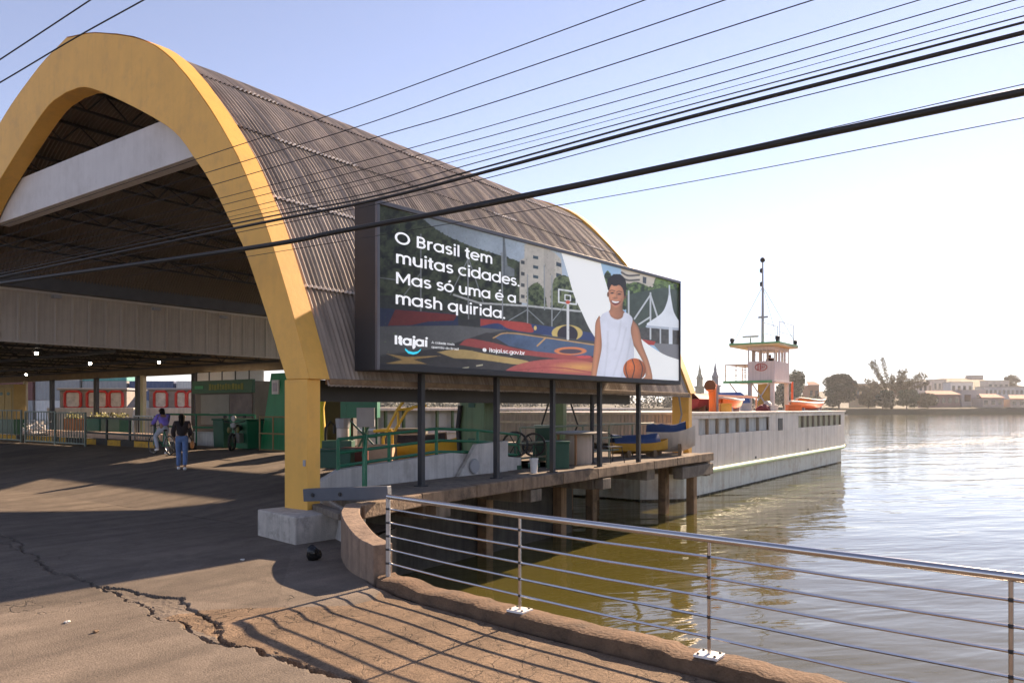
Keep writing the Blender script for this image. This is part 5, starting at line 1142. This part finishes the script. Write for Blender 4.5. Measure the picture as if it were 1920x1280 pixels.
for px, wd, lb in ((424, .35, 'narrow dark green wheeled bin beside the motorbike'), (462, .55, 'wide green cabinet bin behind the parked motorbike')):
    o = thing('waste_bin', lb, 'bin', (8.6, PS(px, 800, 8.6).y, .6)); MB().prism([(-.3, -wd * .9, .05), (.3, -wd * .9, .05), (.36, -wd, 1.05), (-.36, -wd, 1.05)], (0, 2 * wd * .95, 0)).build('bin_body', green_p if wd > .4 else green_d, o, bevel=.03); MB().box(-.4, .4, -wd * 1.05, wd * 1.0, 1.052, 1.12).build('lid', green_d, o, bevel=.02)
    for sy in (-1, 1): MB().lathe([(.02, -.03), (.1, -.03), (.1, .03), (.02, .03)], (.3, sy * wd * .7, .1), 12, 'y').build('wheel', black, o)
# parked motorbike seen from the front
p = PG(447, 843); o = thing('motorbike', 'parked dark motorbike seen from the front before the green bins', 'motorbike', p, None, math.atan2(-fwd.y, -fwd.x))
for x in (.62, -.62): 
    w__ = MB().tube([(x + .28 * math.cos(R(a)), 0, .30 + .28 * math.sin(R(a))) for a in range(0, 361, 24)], .05, 8).build('wheel', black, o, smooth=60); MB().lathe([(.02, -.03), (.2, -.012), (.2, .012), (.02, .03)], (x, 0, .3), 14, 'y').build('rim', inox, w__)
for sy in (-1, 1): MB().tube([(.62, sy * .08, .30), (.42, sy * .08, .88)], .022, 6).build('fork', inox, o)
MB().tube([(.35, -.36, 1.02), (.42, -.2, .98), (.42, 0, .95), (.42, .2, .98), (.35, .36, 1.02)], .018, 6).build('handlebar', steel_dark, o)
MB().ball((.50, 0, .88), .07, .11, .10, 12, 8).build('headlight', mat('lamp_glass', (.3, .3, .29), .15), o, smooth=50); MB().ball((.46, 0, 1.12), .05, .09, .11, 12, 8).build('windscreen', mat('screen_clear', (.35, .34, .33), .3), o, smooth=50)
MB().ball((.08, 0, .78), .30, .14, .14, 12, 8).build('tank', mat('dark_tank', (.02, .02, .02), .3), o, smooth=50); MB().ball((-.38, 0, .74), .36, .13, .07, 12, 8).build('seat', black, o, smooth=50)
MB().box(-.25, .3, -.14, .14, .25, .6).build('engine', grey_m, o, bevel=.04)
for sy in (-1, 1): MB().ball((.5, sy * .16, .72), .05, .06, .11, 10, 7).build('fairing', mat('fairing_yellow', (.16, .14, .04), .4), o, smooth=50); MB().ball((.36, sy * .34, 1.18), .02, .07, .05, 8, 6).build('mirror', steel_dark, o)

# ================================================================== PEOPLE
def skin(name, chain, edges, mt, parent, root=0, sub=2):
    """chain: [(x, y, z, r)] joints; a Skin modifier grows one continuous surface over the edges"""
    me = bpy.data.meshes.new(name); bm = bmesh.new(); lay = bm.verts.layers.skin.verify(); vs = []
    for i, (x, y, z_, r_) in enumerate(chain):
        v = bm.verts.new((x, y, z_)); rr_ = r_ if isinstance(r_, tuple) else (r_, r_); v[lay].radius = rr_; v[lay].use_root = (i == root); vs.append(v)
    for a, b in edges: bm.edges.new((vs[a], vs[b]))
    bm.to_mesh(me); bm.free(); me.materials.append(mt); o = obj(name, me, parent)
    md = o.modifiers.new('skin', 'SKIN'); md.use_smooth_shade = True
    sb = o.modifiers.new('subdivision', 'SUBSURF'); sb.levels = sub; sb.render_levels = sub
    return o
def person(loc, rz, label, J, top_m, leg_m, shoe_m, hair_len=.35, group=None, sleeve=1.0, parts=True):
    """J: dict of joints; body is one mesh, clothes and hair lie over it"""
    o = thing('person', label, 'person', loc, group, rz)
    k = ['pel', 'spi', 'che', 'nec', 'hea', 'crn', 'hL', 'kL', 'aL', 'tL', 'hR', 'kR', 'aR', 'tR', 'sL', 'eL', 'wL', 'fL', 'sR', 'eR', 'wR', 'fR']
    rad = dict(pel=.12, spi=.105, che=.125, nec=.05, hea=.085, crn=.07, hL=.085, kL=.055, aL=.04, tL=.03, sL=.055, eL=.04, wL=.028, fL=.03); rad.update({a[0] + 'R': rad[a[0] + 'L'] for a in ('hL', 'kL', 'aL', 'tL', 'sL', 'eL', 'wL', 'fL')})
    ed = [('pel', 'spi'), ('spi', 'che'), ('che', 'nec'), ('nec', 'hea'), ('hea', 'crn')] + [(a + s_, b + s_) for s_ in 'LR' for a, b in (('h', 'k'), ('k', 'a'), ('a', 't'), ('s', 'e'), ('e', 'w'), ('w', 'f'))] + [('pel', 'hL'), ('pel', 'hR'), ('che', 'sL'), ('che', 'sR')]
    I = {n_: i for i, n_ in enumerate(k)}
    skin('body', [(*J[n_], rad[n_]) for n_ in k], [(I[a], I[b]) for a, b in ed], skin_m, o)
    def sub(names, es, add, mt, nm, root=0, trim={}):
        ix = {n_: i for i, n_ in enumerate(names)}
        skin(nm, [(*(trim[n_] if n_ in trim else J[n_]), rad[n_] + add) for n_ in names], [(ix[a], ix[b]) for a, b in es], mt, o, root)
    el = {n_: tuple(Vector(J[n_[0].replace('w', 'e') + n_[1]]).lerp(Vector(J[n_]), .75)) for n_ in ('wL', 'wR')}
    sub(['che', 'spi', 'pel', 'sL', 'eL', 'wL', 'sR', 'eR', 'wR'], [('pel', 'spi'), ('spi', 'che'), ('che', 'sL'), ('sL', 'eL'), ('eL', 'wL'), ('che', 'sR'), ('sR', 'eR'), ('eR', 'wR')], .030, top_m, 'jacket', 0, {**el, 'pel': tuple(Vector(J['spi']).lerp(Vector(J['pel']), 1.05))})
    sub(['pel', 'spi', 'hL', 'kL', 'aL', 'hR', 'kR', 'aR'], [('pel', 'spi'), ('pel', 'hL'), ('hL', 'kL'), ('kL', 'aL'), ('pel', 'hR'), ('hR', 'kR'), ('kR', 'aR')], .020, leg_m, 'trousers', 0, {'spi': tuple(Vector(J['pel']).lerp(Vector(J['spi']), .7))})
    for s_ in 'LR':
        a, t = Vector(J['a' + s_]), Vector(J['t' + s_]); a2 = a.copy(); a2.z = t.z + .02; hl = a2 - (t - a2).normalized() * .05
        skin('shoe', [(*hl, .045), (*a2, .05), (*t, .045), (*(t + (t - a2).normalized() * .05), .03)], [(0, 1), (1, 2), (2, 3)], shoe_m, o)
        f_, w_ = Vector(J['f' + s_]), Vector(J['w' + s_]); d = (f_ - w_).normalized(); side = d.cross(Vector((1, 0, 0))).normalized()
        for q in range(4): c = f_ + side * (.03 - .02 * q); skin('finger', [(*c, .009), (*(c + d * .035), .009), (*(c + d * .06 + Vector((.012, 0, -.01))), .008)], [(0, 1), (1, 2)], skin_m, o, 0, 1)
        c = w_.lerp(f_, .5) + side * .03; skin('thumb', [(*c, .010), (*(c + d * .03 + side * .02), .009), (*(c + d * .05 + side * .025), .008)], [(0, 1), (1, 2)], skin_m, o, 0, 1)
    h, c = Vector(J['hea']), Vector(J['crn']); bk = Vector((-.055, 0, 0))
    skin('hair', [(*(c + Vector((0, 0, .035)) + bk * .2), .075), (*(h + bk), .10), (*(h + bk * 1.5 + Vector((0, 0, -.16))), .085), (*(h + bk * 1.7 + Vector((0, .01, -hair_len))), .05)], [(0, 1), (1, 2), (2, 3)], hair_m, o)
    fx = h + Vector((.085, 0, 0))
    MB().ball(fx + Vector((.005, 0, -.005)), .018, .014, .022, 8, 6).build('nose', skin_m, o, smooth=60)
    for sy in (-1, 1): MB().ball(h + Vector((.074, sy * .032, .02)), .010, .014, .009, 8, 6).build('eye', black, o, smooth=60); MB().ball(h + Vector((-.01, sy * .088, 0)), .022, .012, .032, 8, 6).build('ear', skin_m, o, smooth=60)
    MB().ball(h + Vector((.078, 0, -.045)), .008, .026, .007, 8, 6).build('mouth', mat('lips', (.25, .07, .06), .5), o, smooth=60)
    return o
denim = mat('blue_denim', (.10, .17, .34), .8, .3, 8, .2); pale_denim = mat('pale_denim', (.42, .46, .55), .8, .3, 8, .2)
dark_top = mat('dark_maroon_top', (.016, .010, .011), .8); lilac = mat('lilac_jacket', (.20, .14, .55), .7, .3, 3, .1); white_shoe = mat('white_shoe', (.8, .78, .76), .5)
wk = dict(pel=(0, 0, .93), spi=(-.01, 0, 1.10), che=(0, 0, 1.27), nec=(.02, 0, 1.42), hea=(.04, 0, 1.52), crn=(.03, 0, 1.58), hL=(0, .09, .86), kL=(.10, .09, .48), aL=(.06, .09, .10), tL=(.18, .09, .04), hR=(0, -.09, .86), kR=(-.02, -.09, .47), aR=(-.22, -.09, .13), tR=(-.12, -.09, .04), sL=(0, .17, 1.34), eL=(-.05, .23, 1.08), wL=(.08, .20, .90), fL=(.13, .18, .83), sR=(0, -.17, 1.34), eR=(.0, -.24, 1.08), wR=(.12, -.17, .95), fR=(.18, -.14, .90))
p = PG(341, 881)
hd = math.atan2(fwd.y, fwd.x) + .35
pw1 = person(p, hd, 'woman with long dark hair, dark top and blue jeans walking across the lane', wk, dark_top, denim, white_shoe, .42)
ow = thing('shoulder_bag', 'small orange shoulder bag at the hip of the walking woman', 'bag', p + Vector((.0, 0, 0)) + Matrix.Rotation(hd, 3, 'Z') @ Vector((.02, -.27, .72)), None, hd)
MB().ball((0, 0, 0), .12, .06, .12, 12, 8, .1).build('bag_body', mat('orange_leather', (.5, .2, .05), .6), ow, smooth=50); MB().tube([(.08, 0, .08), (.02, .1, .35), (-.02, .2, .60), (-.06, .1, .3), (-.08, 0, .08)], .01, 5).build('strap', steel_dark, ow, smooth=60)
# cyclist sitting on a bicycle
p = PG(303, 852); hb = math.atan2(fwd.y, fwd.x) + .95
bk_ = thing('bicycle', 'green framed bicycle ridden at a standstill beside the yellow kerb', 'bicycle', p, None, hb)
for x in (.52, -.50):
    w__ = MB().tube([(x + .31 * math.cos(R(a)), 0, .33 + .31 * math.sin(R(a))) for a in range(0, 361, 18)], .022, 8).build('wheel', black, bk_, smooth=60)
    MB().tube([(x + .285 * math.cos(R(a)), 0, .33 + .285 * math.sin(R(a))) for a in range(0, 361, 18)], .010, 6).build('rim', inox, w__, smooth=60)
    for a in range(0, 180, 30): MB().bar((x + .28 * math.cos(R(a)), 0, .33 + .28 * math.sin(R(a))), (x - .28 * math.cos(R(a)), 0, .33 - .28 * math.sin(R(a))), .004, .004, (0, 1, 0)).build('spoke', inox, w__)
for a, b in (((-.50, 0, .33), (-.05, 0, .30)), ((-.05, 0, .30), (-.18, 0, .80)), ((-.18, 0, .76), (-.50, 0, .33)), ((-.16, 0, .72), (.36, 0, .78)), ((-.05, 0, .30), (.37, 0, .72)), ((.34, 0, .92), (.52, 0, .33))): MB().tube([a, b], .018, 8).build('frame_tube', green_p, bk_, smooth=40)
MB().tube([(.20, .26, .98), (.32, .1, 1.0), (.34, 0, .98), (.32, -.1, 1.0), (.20, -.26, .98)], .013, 6).build('handlebar', steel_dark, bk_, smooth=50); MB().ball((-.2, 0, .84), .13, .075, .035, 10, 6).build('saddle', black, bk_, smooth=50)
MB().tube([(-.05, -.1, .18), (-.05, .1, .42)], .012, 6).build('crank', steel_dark, bk_)
MB().tube([(.52, -.05, .75), (.52, .05, .75)], .01, 5).build('lamp_bracket', steel_dark, bk_)
st = dict(pel=(-.18, 0, .95), spi=(-.15, 0, 1.10), che=(-.07, 0, 1.26), nec=(.0, 0, 1.40), hea=(.03, 0, 1.50), crn=(.02, 0, 1.56), hL=(-.16, .09, .90), kL=(.16, .14, .62), aL=(.0, .14, .22), tL=(.12, .14, .17), hR=(-.16, -.09, .90), kR=(.10, -.16, .52), aR=(.02, -.22, .10), tR=(.14, -.22, .04), sL=(-.05, .17, 1.32), eL=(.06, .25, 1.10), wL=(.18, .25, 1.02), fL=(.24, .24, 1.00), sR=(-.05, -.17, 1.32), eR=(.06, -.25, 1.10), wR=(.18, -.25, 1.02), fR=(.24, -.24, 1.00))
person(p, hb, 'cyclist with dark hair in a lilac jacket astride the green bicycle', st, lilac, pale_denim, white_shoe, .34)
# helmsman visible through the wheelhouse windows
hm = {k_: v_ for k_, v_ in wk.items()}
person(Vector(((sA + sB) / 2, T0 + .75, zm - 1.12)), math.pi, 'dark silhouetted person standing inside the ferry wheelhouse', hm, dark_top, dark_top, black, .14)

# ================================================================== FAR BANK, town and trees
def BX(px, d): return Vector((*(CAM + ray(px, HY) * d).xy, 0))
leafmats = [mat('leaf_mid', (.06, .085, .03), .7, .35, .6, 0), mat('leaf_dark', (.03, .048, .02), .7, .35, .6, 0), mat('leaf_olive', (.13, .105, .04), .7, .35, .6, 0)]
bark = mat('bark', (.10, .075, .055), .9, .2, 3, .3)
def leaves(m, c, n, rx, ry, rz, sz, seed=None):
    c = Vector(c)
    for i in range(n):
        d = Vector((random.gauss(0, 1), random.gauss(0, 1), random.gauss(0, 1))).normalized() * (random.random() ** .45)
        p_ = c + Vector((d.x * rx, d.y * ry, d.z * rz)); a = Vector((random.gauss(0, 1), random.gauss(0, 1), random.gauss(0, 1))).normalized() * sz * random.uniform(.6, 1.3); b = a.orthogonal().normalized() * sz * random.uniform(.4, .8)
        m.add([p_ - a, p_ + b, p_ + a, p_ - b], [(0, 1, 2, 3)])
def tree(px, d, z0, h, wd, label, mt, n=2600, group='trees on the far bank', style='round'):
    o = thing('bank_tree', label, 'tree', BX(px, d) + Vector((0, 0, z0)), group)
    MB().tube([(0, 0, -.5), (.1, 0, h * .2), (0, .1, h * .45), (0, 0, h * .7)], [h * .028, h * .022, h * .016, h * .006], 8).build('trunk', bark, o, smooth=50)
    m = MB()
    if style == 'round':
        for k in range(24):
            q = random.uniform(0, 6.28); r_ = random.uniform(.1, .36) * wd; zz_ = h * random.uniform(.16, .84); k2 = 1 - abs(zz_ / h - .55) * .9
            leaves(m, (math.cos(q) * r_ * k2, math.sin(q) * r_ * k2, zz_), n // 15, wd * .2, wd * .2, h * .16, .6)
    else:
        for k in range(17):
            an = R(-66 + 8.2 * k + random.uniform(-5, 5)); tip = Vector((rgt.x * math.sin(an), rgt.y * math.sin(an), math.cos(an))) * h * random.uniform(.55, 1.0) + Vector((fwd.x, fwd.y, 0)) * random.uniform(-3, 3); b0 = Vector((0, 0, h * .18)); L_ = tip - b0
            MB().tube([b0, b0 + L_ * .5, tip], [.22, .13, .03], 5).build('limb', bark, o)
            for j in range(7):
                c_ = b0 + L_ * (.35 + .65 * j / 6); leaves(m, c_, n // 119, 1.7, 1.7, 1.9, .45)
    m.build('crown', mt, o); return o
# bank terrain with hills behind
V2 = []; F2 = []; xs = np.linspace(-1500, 1500, 121); prof = [(428, -2), (430, 1.6), (436, 2.4), (520, 3.2), (700, 6), (900, 4)]
def hillz(x, d): return (20 * math.exp(-((x - 425) / 75) ** 2) + 9 * math.exp(-((x - 340) / 70) ** 2) + 12 * math.exp(-((x - 620) / 120) ** 2) + 6 * math.exp(-((x + 260) / 300) ** 2)) * max(0, min(1, (d - 520) / 180))
for d, z_ in prof:
    for x in xs: c = CAM + fwd * d + rgt * float(x); V2.append((c.x, c.y, z_ + hillz(x, d) + (1.5 * math.sin(x * .05) if d > 500 else .2 * math.sin(x * .3))))
for i in range(len(prof) - 1):
    for k in range(120): F2.append((i * 121 + k, i * 121 + k + 1, (i + 1) * 121 + k + 1, (i + 1) * 121 + k))
me = bpy.data.meshes.new('far_bank'); me.from_pydata(V2, [], F2); me.shade_smooth(); me.materials.append(mat('bank_earth', (.055, .055, .032), .95, .3, .05, .2, 1)); struct(obj('far_bank', me))
# tree line that reads as one mass further along the bank
m = MB()
for k in range(240):
    x = random.uniform(-330, 150); c = CAM + fwd * random.uniform(440, 470) + rgt * x; hgt = 6.5 + 3 * math.sin(x * .03) + random.uniform(-1.5, 2.5); leaves(m, (c.x, c.y, 2 + hgt * .5), 90, 4.5, 4.5, hgt * .55, .8)
o = m.build('far_wood', leafmats[1]); tag(o, 'dark wooded tree line on the far river bank', 'wood', kind='stuff')
PXM = 430 / F
tree(1573, 433, 2.2, 20, 20, 'dense round dark green tree standing alone by the far water', leafmats[1], 9000)
tree(1494, 436, 2.2, 23, 12, 'tall loose topped tree rising behind the ferry wheelhouse', leafmats[0], 4500)
tree(1470, 440, 2.2, 15, 11, 'lower dark tree behind the wheelhouse legs', leafmats[1], 4000)
tree(1672, 432, 2.2, 29, 26, 'feathery golden tree with spreading bare limbs on the far bank', leafmats[2], 11000, style='fan')
for px, hh_, ww, lb, mt in ((1628, 10, 14, 'low olive bush left of the feathery tree', leafmats[2]), (1655, 11, 15, 'broad grey green bush under the feathery tree', leafmats[1]), (1700, 11, 15, 'second broad bush under the feathery tree', leafmats[0]), (1740, 9, 12, 'small olive bush beside the dark houses', leafmats[2]), (1530, 7, 9, 'small bush next to the orange house', leafmats[0]), (1440, 9, 13, 'low bush between the church towers and the wheelhouse', leafmats[0]), (1395, 8, 14, 'low bush below the church towers', leafmats[1])):
    tree(px, 431 + random.uniform(0, 3), 2.0, hh_, ww, lb, mt, 3200)
tree(1898, 640, 18, 13, 14, 'dark round tree on the hill behind the white terrace', leafmats[1], 1600)
def house(px0, px1, y0, y1, d, col, label, roof=None, nw=4, nf=1, rc=(.35, .12, .07)):
    w_ = (px1 - px0) * d / F; zb_ = max(2.0, EYE + (HY - y1) * d / F); h = EYE + (HY - y0) * d / F - zb_
    c = BX((px0 + px1) / 2, d); o = thing('bank_house', label, 'house', (c.x, c.y, zb_), 'houses on the far bank', RZ)
    MB().box(-w_ / 2, w_ / 2, 0, 10, -4, h).build('wall', mat('wall_%02d_%02d' % (int(col[0] * 99), int(col[2] * 99)), col, .8, .1, .3, 0), o)
    rm = mat('tile_%02d' % int(rc[0] * 99), rc, .8, .15, .5, 0)
    if roof == 'gable': MB().prism([(-w_ / 2 - .6, -.7, h), (w_ / 2 + .6, -.7, h), (w_ / 2 * .8, 5, h + 2.2), (-w_ / 2 * .8, 5, h + 2.2)], (0, .4, .3)).build('roof', rm, o)
    else: MB().box(-w_ / 2 - .3, w_ / 2 + .3, -.3, 10.3, h + .01, h + .5).build('roof', mat('slab_grey', (.4, .36, .33), .8), o)
    for f in range(nf):
        for k in range(nw):
            x = -w_ / 2 + w_ * (k + .5) / nw; z_ = h * (f + .35) / nf; wn = MB().box(x - w_ / nw * .26, x + w_ / nw * .26, -.12, -.01, z_, z_ + h / nf * .4).build('window', win_m, o)
    return o
house(1516, 1536, 722, 762, 470, (.45, .22, .12), 'small orange house with a red roof between two trees', 'gable', 2)
house(1604, 1642, 720, 762, 500, (.42, .32, .18), 'long tan house behind the feathery tree', None, 4)
house(1722, 1748, 716, 765, 560, (.42, .38, .36), 'pale house highest beside the feathery tree', None, 3, 2)
house(1750, 1774, 712, 765, 580, (.46, .42, .38), 'cream house with a flat roof on the slope', None, 3, 2)
house(1783, 1824, 717, 765, 540, (.62, .60, .58), 'white house with a row of dark framed windows', None, 4, 2)
house(1738, 1800, 740, 763, 450, (.25, .16, .14), 'low brown boat house with dark doorways', 'gable', 5)
house(1803, 1848, 732, 763, 455, (.40, .38, .37), 'plain grey warehouse by the water', None, 2)
house(1852, 1892, 714, 765, 600, (.52, .46, .40), 'cream apartment house with an orange end wall', None, 4, 2)
house(1846, 1960, 726, 765, 500, (.56, .53, .50), 'long white terrace with two rows of small windows', None, 14, 2)
house(1842, 1882, 746, 764, 440, (.42, .34, .29), 'low house with a bright red roof at the water', 'gable', 3, 1, (.5, .12, .07))
house(1895, 1965, 748, 765, 438, (.5, .4, .32), 'low open pavilion with a red tiled roof at the water', 'gable', 5, 1, (.55, .16, .08))
house(1822, 1844, 704, 730, 690, (.45, .38, .33), 'small house high on the hill crest', None, 2)
for px, py0, lb, col in ((1312, 680, 'slim green and cream church tower with a stepped top', (.30, .28, .20)), (1341, 676, 'pointed slate blue church tower with a domed belfry', (.16, .17, .21))):
    d = 455; h = (HY - py0) * d / F; o = thing('church_tower', lb, 'tower', BX(px, d) + Vector((0, 0, 2)), 'church towers on the far bank', RZ); mt = mat('tower_%d' % px, col, .7)
    MB().box(-2.2, 2.2, -2.2, 2.2, -1, h * .45).build('shaft', mt, o); MB().box(-2.7, 2.7, -2.7, 2.7, h * .45, h * .49).build('cornice', mt, o); MB().lathe([(1.9, h * .49), (1.9, h * .64), (2.3, h * .66), (1.5, h * .72), (.9, h * .78), (.95, h * .82), (.45, h * .9), (.1, h)], n=8).build('spire', mt, o)
    MB().box(-.5, .5, -2.26, -2.2, h * .2, h * .34).build('louvre', win_m, o); MB().bar((0, 0, h), (0, 0, h + 1.8), .2, .2, (0, 1, 0)).build('cross_post', mt, o); MB().bar((-.5, 0, h + 1.2), (.5, 0, h + 1.2), .2, .2).build('cross_arm', mt, o)
# second ferry lying further out, seen under the eave
f2 = thing('moored_ferry', 'long white moored ferry with green framed windows seen under the eave', 'ferry'); TF = 15.0
xa, xb = PT(690, 780, TF).x, PT(1190, 780, TF).x
MB().box(xa, xb, TF, TF + 6, -1.5, .95).build('hull', white_b, f2, bevel=.03); MB().box(xa - .2, xb + .2, TF - .2, TF + 6.2, 1.98, 2.14).build('upper_deck', white_b, f2, bevel=.02); MB().box(xa + 1, xb - 1, TF + .35, TF + .5, .95, 1.98).build('cabin_wall', mat('cabin_grey', (.42, .41, .36), .6), f2)
n = 22
for k in range(n + 1):
    x = xa + (xb - xa) * k / n; MB().bar((x, TF + .1, .95), (x, TF + .1, 1.98), .12, .12, (1, 0, 0)).build('window_post', green_l, f2)
    if k < n: MB().box(x + .25, x + (xb - xa) / n - .2, TF + .3, TF + .34, 1.15, 1.82).build('window', mat('milky_pane', (.5, .48, .43), .3, .2, .7, 0), f2)
MB().tube([(xa, TF, .9), (xb, TF, .9)], .09, 6).build('fender_rail', white_b, f2)
mm_ = mat('mark_dark', (.05, .05, .05), .6)
xm = PT(985, 780, TF).x
for k, w_ in enumerate((.5, .25, .5, .5, .5)): MB().box(xm + k * .75, xm + k * .75 + w_, TF + .26, TF + .29, 1.3, 1.7 if k != 1 else 1.45).build('hull_number', mm_, f2)
# passenger launches with red framed windows, beyond the side canopy
pale_p = mat('pale_window', (.55, .50, .44), .3, .4, 3, 0)
def launch(wins, d, label):
    px0, px1 = wins[0][0] - 14, wins[-1][1] + 10; c = BX((px0 + px1) / 2, d); w_ = (px1 - px0) * d / F; o = thing('passenger_launch', label, 'boat', (c.x, c.y, 0), 'passenger launches beyond the canopy', RZ); X = lambda px: (px - (px0 + px1) / 2) * d / F
    m = MB(); m.prism([(-w_ / 2, 0, -1.5), (w_ / 2, 0, -1.5), (w_ / 2 + .5, 0, zy(764, d)), (-w_ / 2 - .5, 0, zy(764, d))], (0, 3, 0)); m.build('hull', white_b, o, bevel=.05)
    MB().box(-w_ / 2 + .1, w_ / 2 - .1, .35, 2.6, zy(764, d) + .002, zy(731, d)).build('cabin', mat('cabin_taupe', (.3, .27, .25), .6), o, bevel=.05); MB().box(-w_ / 2, w_ / 2, .2, 2.8, zy(731, d) + .003, zy(727, d)).build('cabin_roof', grey_m, o, bevel=.03)
    for a, b in wins:
        fr_ = MB(); x0, x1, z0, z1 = X(a), X(b), zy(765, d), zy(733, d); t_ = .13
        fr_.tube([(x0, .3, z0 + .15), (x0, .3, z1 - .15), (x0 + .15, .3, z1), (x1 - .15, .3, z1), (x1, .3, z1 - .15), (x1, .3, z0 + .15), (x1 - .15, .3, z0), (x0 + .15, .3, z0), (x0, .3, z0 + .15)], .09, 8)
        wf = fr_.build('window_frame', red_m, o, smooth=50); MB().box(x0 + .06, x1 - .06, .31, .345, z0 + .06, z1 - .06).build('pane', pale_p, wf)
launch([(116, 146), (158, 196), (200, 225)], 46, 'white passenger launch with three bright red framed windows')
launch([(285, 309), (326, 345), (347, 368)], 48, 'white passenger launch with narrow dark red framed windows')
# container yard on the quay across the basin
m = MB(); c = BX(150, 100); o = m.box(-70, 45, 0, 60, -2, .55).build('container_quay', concrete); o.location = c; o.rotation_euler.z = RZ; struct(o)
cols = {'grey': (.30, .30, .30), 'teal': (.10, .34, .31), 'white': (.6, .58, .55), 'maroon': (.16, .05, .045), 'blue': (.07, .10, .2), 'rust': (.28, .09, .04)}
def container(px, lv, colr, tag_, d=103):
    m_ = mat('container_' + colr, cols[colr], .6, .12, 1, .05, streak=.2); c = BX(px, d); o = thing('shipping_container', '%s shipping container %s on the far quay' % (colr, tag_), 'container', (c.x, c.y, .56 + lv * 2.62), 'containers on the far quay', RZ)
    n_ = 40; vs = []
    for z_ in (.12, 2.48):
        for k in range(n_ + 1): vs.append((-2.95 + 5.9 * k / n_, .04 if (k // 2) % 2 else 0, z_))
    mb_ = MB().add(vs, [(k, k + 1, n_ + 2 + k, n_ + 1 + k) for k in range(n_)]); mb_.build('side_panel', m_, o)
    MB().box(-3, 3, .06, 2.4, 0, 2.59).build('shell', m_, o)
    for x in (-2.97, 2.85): MB().box(x, x + .12, -.03, .055, 0, 2.59).build('corner_post', m_, o)
for px, st_ in ((20, ('grey', 'maroon', 'grey')), (108, ('white', 'grey', 'white')), (196, ('blue', 'grey', 'teal')), (284, ('grey', 'blue')), (372, ('rust', 'white')), (-68, ('grey', 'rust', 'grey')), (460, ('teal', 'grey'))):
    for lv, cc in enumerate(st_): container(px, lv, cc, ('under a %s one' % st_[1], 'on a %s one' % st_[0] + (' under a %s one' % st_[2] if len(st_) > 2 else ''), 'topmost on a %s one' % st_[1])[lv])
# birds over the river
for px, py in ((1312, 595), (1328, 597)):
    c = PD(px, py, 120); o = MB().add([(-.45, 0, .12), (0, .1, 0), (.45, 0, .12), (0, -.16, 0), (0, 0, .05)], [(0, 1, 4), (0, 4, 3), (2, 4, 1), (2, 3, 4)]).build('gull', steel_dark); o.location = c; o.rotation_euler.z = RZ; tag(o, 'small dark gull gliding above the river', 'bird', 'gulls above the river')

# ================================================================== HAZE over the river
m = MB().box(-60, 1200, -60, 60, 0, 1)
cs = []
for d, x in ((-70, -1700), (-70, 1700), (960, 1700), (960, -1700)): c = CAM + fwd * d + rgt * x; cs.append((c.x, c.y, -3.2))
hz = MB().prism(cs, (0, 0, 58)).build('haze', None)
hm_ = bpy.data.materials.new('haze_air'); hm_.use_nodes = True; t_ = hm_.node_tree; t_.nodes.clear()
ou = t_.nodes.new('ShaderNodeOutputMaterial'); vp = t_.nodes.new('ShaderNodeVolumePrincipled'); vp.inputs['Color'].default_value = (.88, .90, .95, 1); vp.inputs['Density'].default_value = .00015; vp.inputs['Anisotropy'].default_value = .35
t_.links.new(vp.outputs[0], ou.inputs['Volume']); hz.data.materials.append(hm_)
tag(hz, 'pale morning haze over the river', 'haze', kind='stuff')

# wake foam trailing behind the ferry and a foam patch by the hull
m = MB(); a_, b_ = PZ(1588, 846, WZ), PZ(2050, 812, WZ)
for k in range(1500):
    f = random.random(); c = a_.lerp(b_, f) + Vector((fwd.x, fwd.y, 0)) * random.gauss(0, 1.0 + 3.5 * f); r_ = random.uniform(.03, .12) * (1 + .6 * f); q = random.uniform(0, 3.14); c.z = WZ + .012 + .03 * random.random()
    u_ = rgt * r_ * 1.8; v_ = fwd * r_ * .5; m.add([c - u_, c - v_ * 1.1, c + u_ * .9, c + v_], [(0, 1, 2, 3)])
o = m.build('wake_foam', mat('foam', (.75, .74, .72), .6, .1, 3, 0)); tag(o, 'broken line of pale foam in the wake behind the ferry', 'foam', kind='stuff')
# scraps of litter on the pavement
for (px, py), lb in zip(((126, 1167), (790, 1010), (650, 1012), (455, 1050), (180, 1185)), ('pale paper scrap on the sunlit pavement left of the crack', 'white pebble by the parapet foot', 'small pale shell behind the plinth', 'tiny paper scrap in the shade before the plinth', 'brown leaf lying near the pale paper scrap')):
    if (px, py) == (790, 1010): px, py = 676, 1060
    p = PZ(px, py, .0); o = MB().ball((0, 0, .012), .035, .025, .012, 9, 5, .6).build('litter_scrap', mat('paper_white', (.6, .57, .52), .8) if 'leaf' not in lb else wood_m); o.location = p; o.rotation_euler.z = random.random() * 3; tag(o, lb, 'litter', 'scraps of litter on the pavement')
# extra gear on the ferry roof and pier
dinghy('inflatable_boat', 'dark red inflatable boat on the ferry roof next to the vent cowl', on_deck(1316, 3.2), 2.4, 1.1, .55, RZ + .9, mat('dull_red_rubber', (.26, .03, .03), .6), mat('dark_red_cover', (.16, .03, .03), .7))
for px, t, wd, h, mt, lb in ((1398, 2.8, .5, .35, grey_m, 'small grey life raft box on the ferry roof'), (1450, 2.0, .4, .25, white_b, 'small white box at the foot of the wheelhouse tower'), (1488, 1.6, .7, .28, mat('orange_case', (.7, .16, .03), .5), 'flat orange case beside the tower ladder'), (1360, 1.5, .45, .3, mat('amber_case', (.75, .38, .05), .5), 'amber yellow case in front of the orange rescue boat')):
    p = on_deck(px, t); crate(0, 1, wd, wd * .7, h, lb, mt, 0).location = p
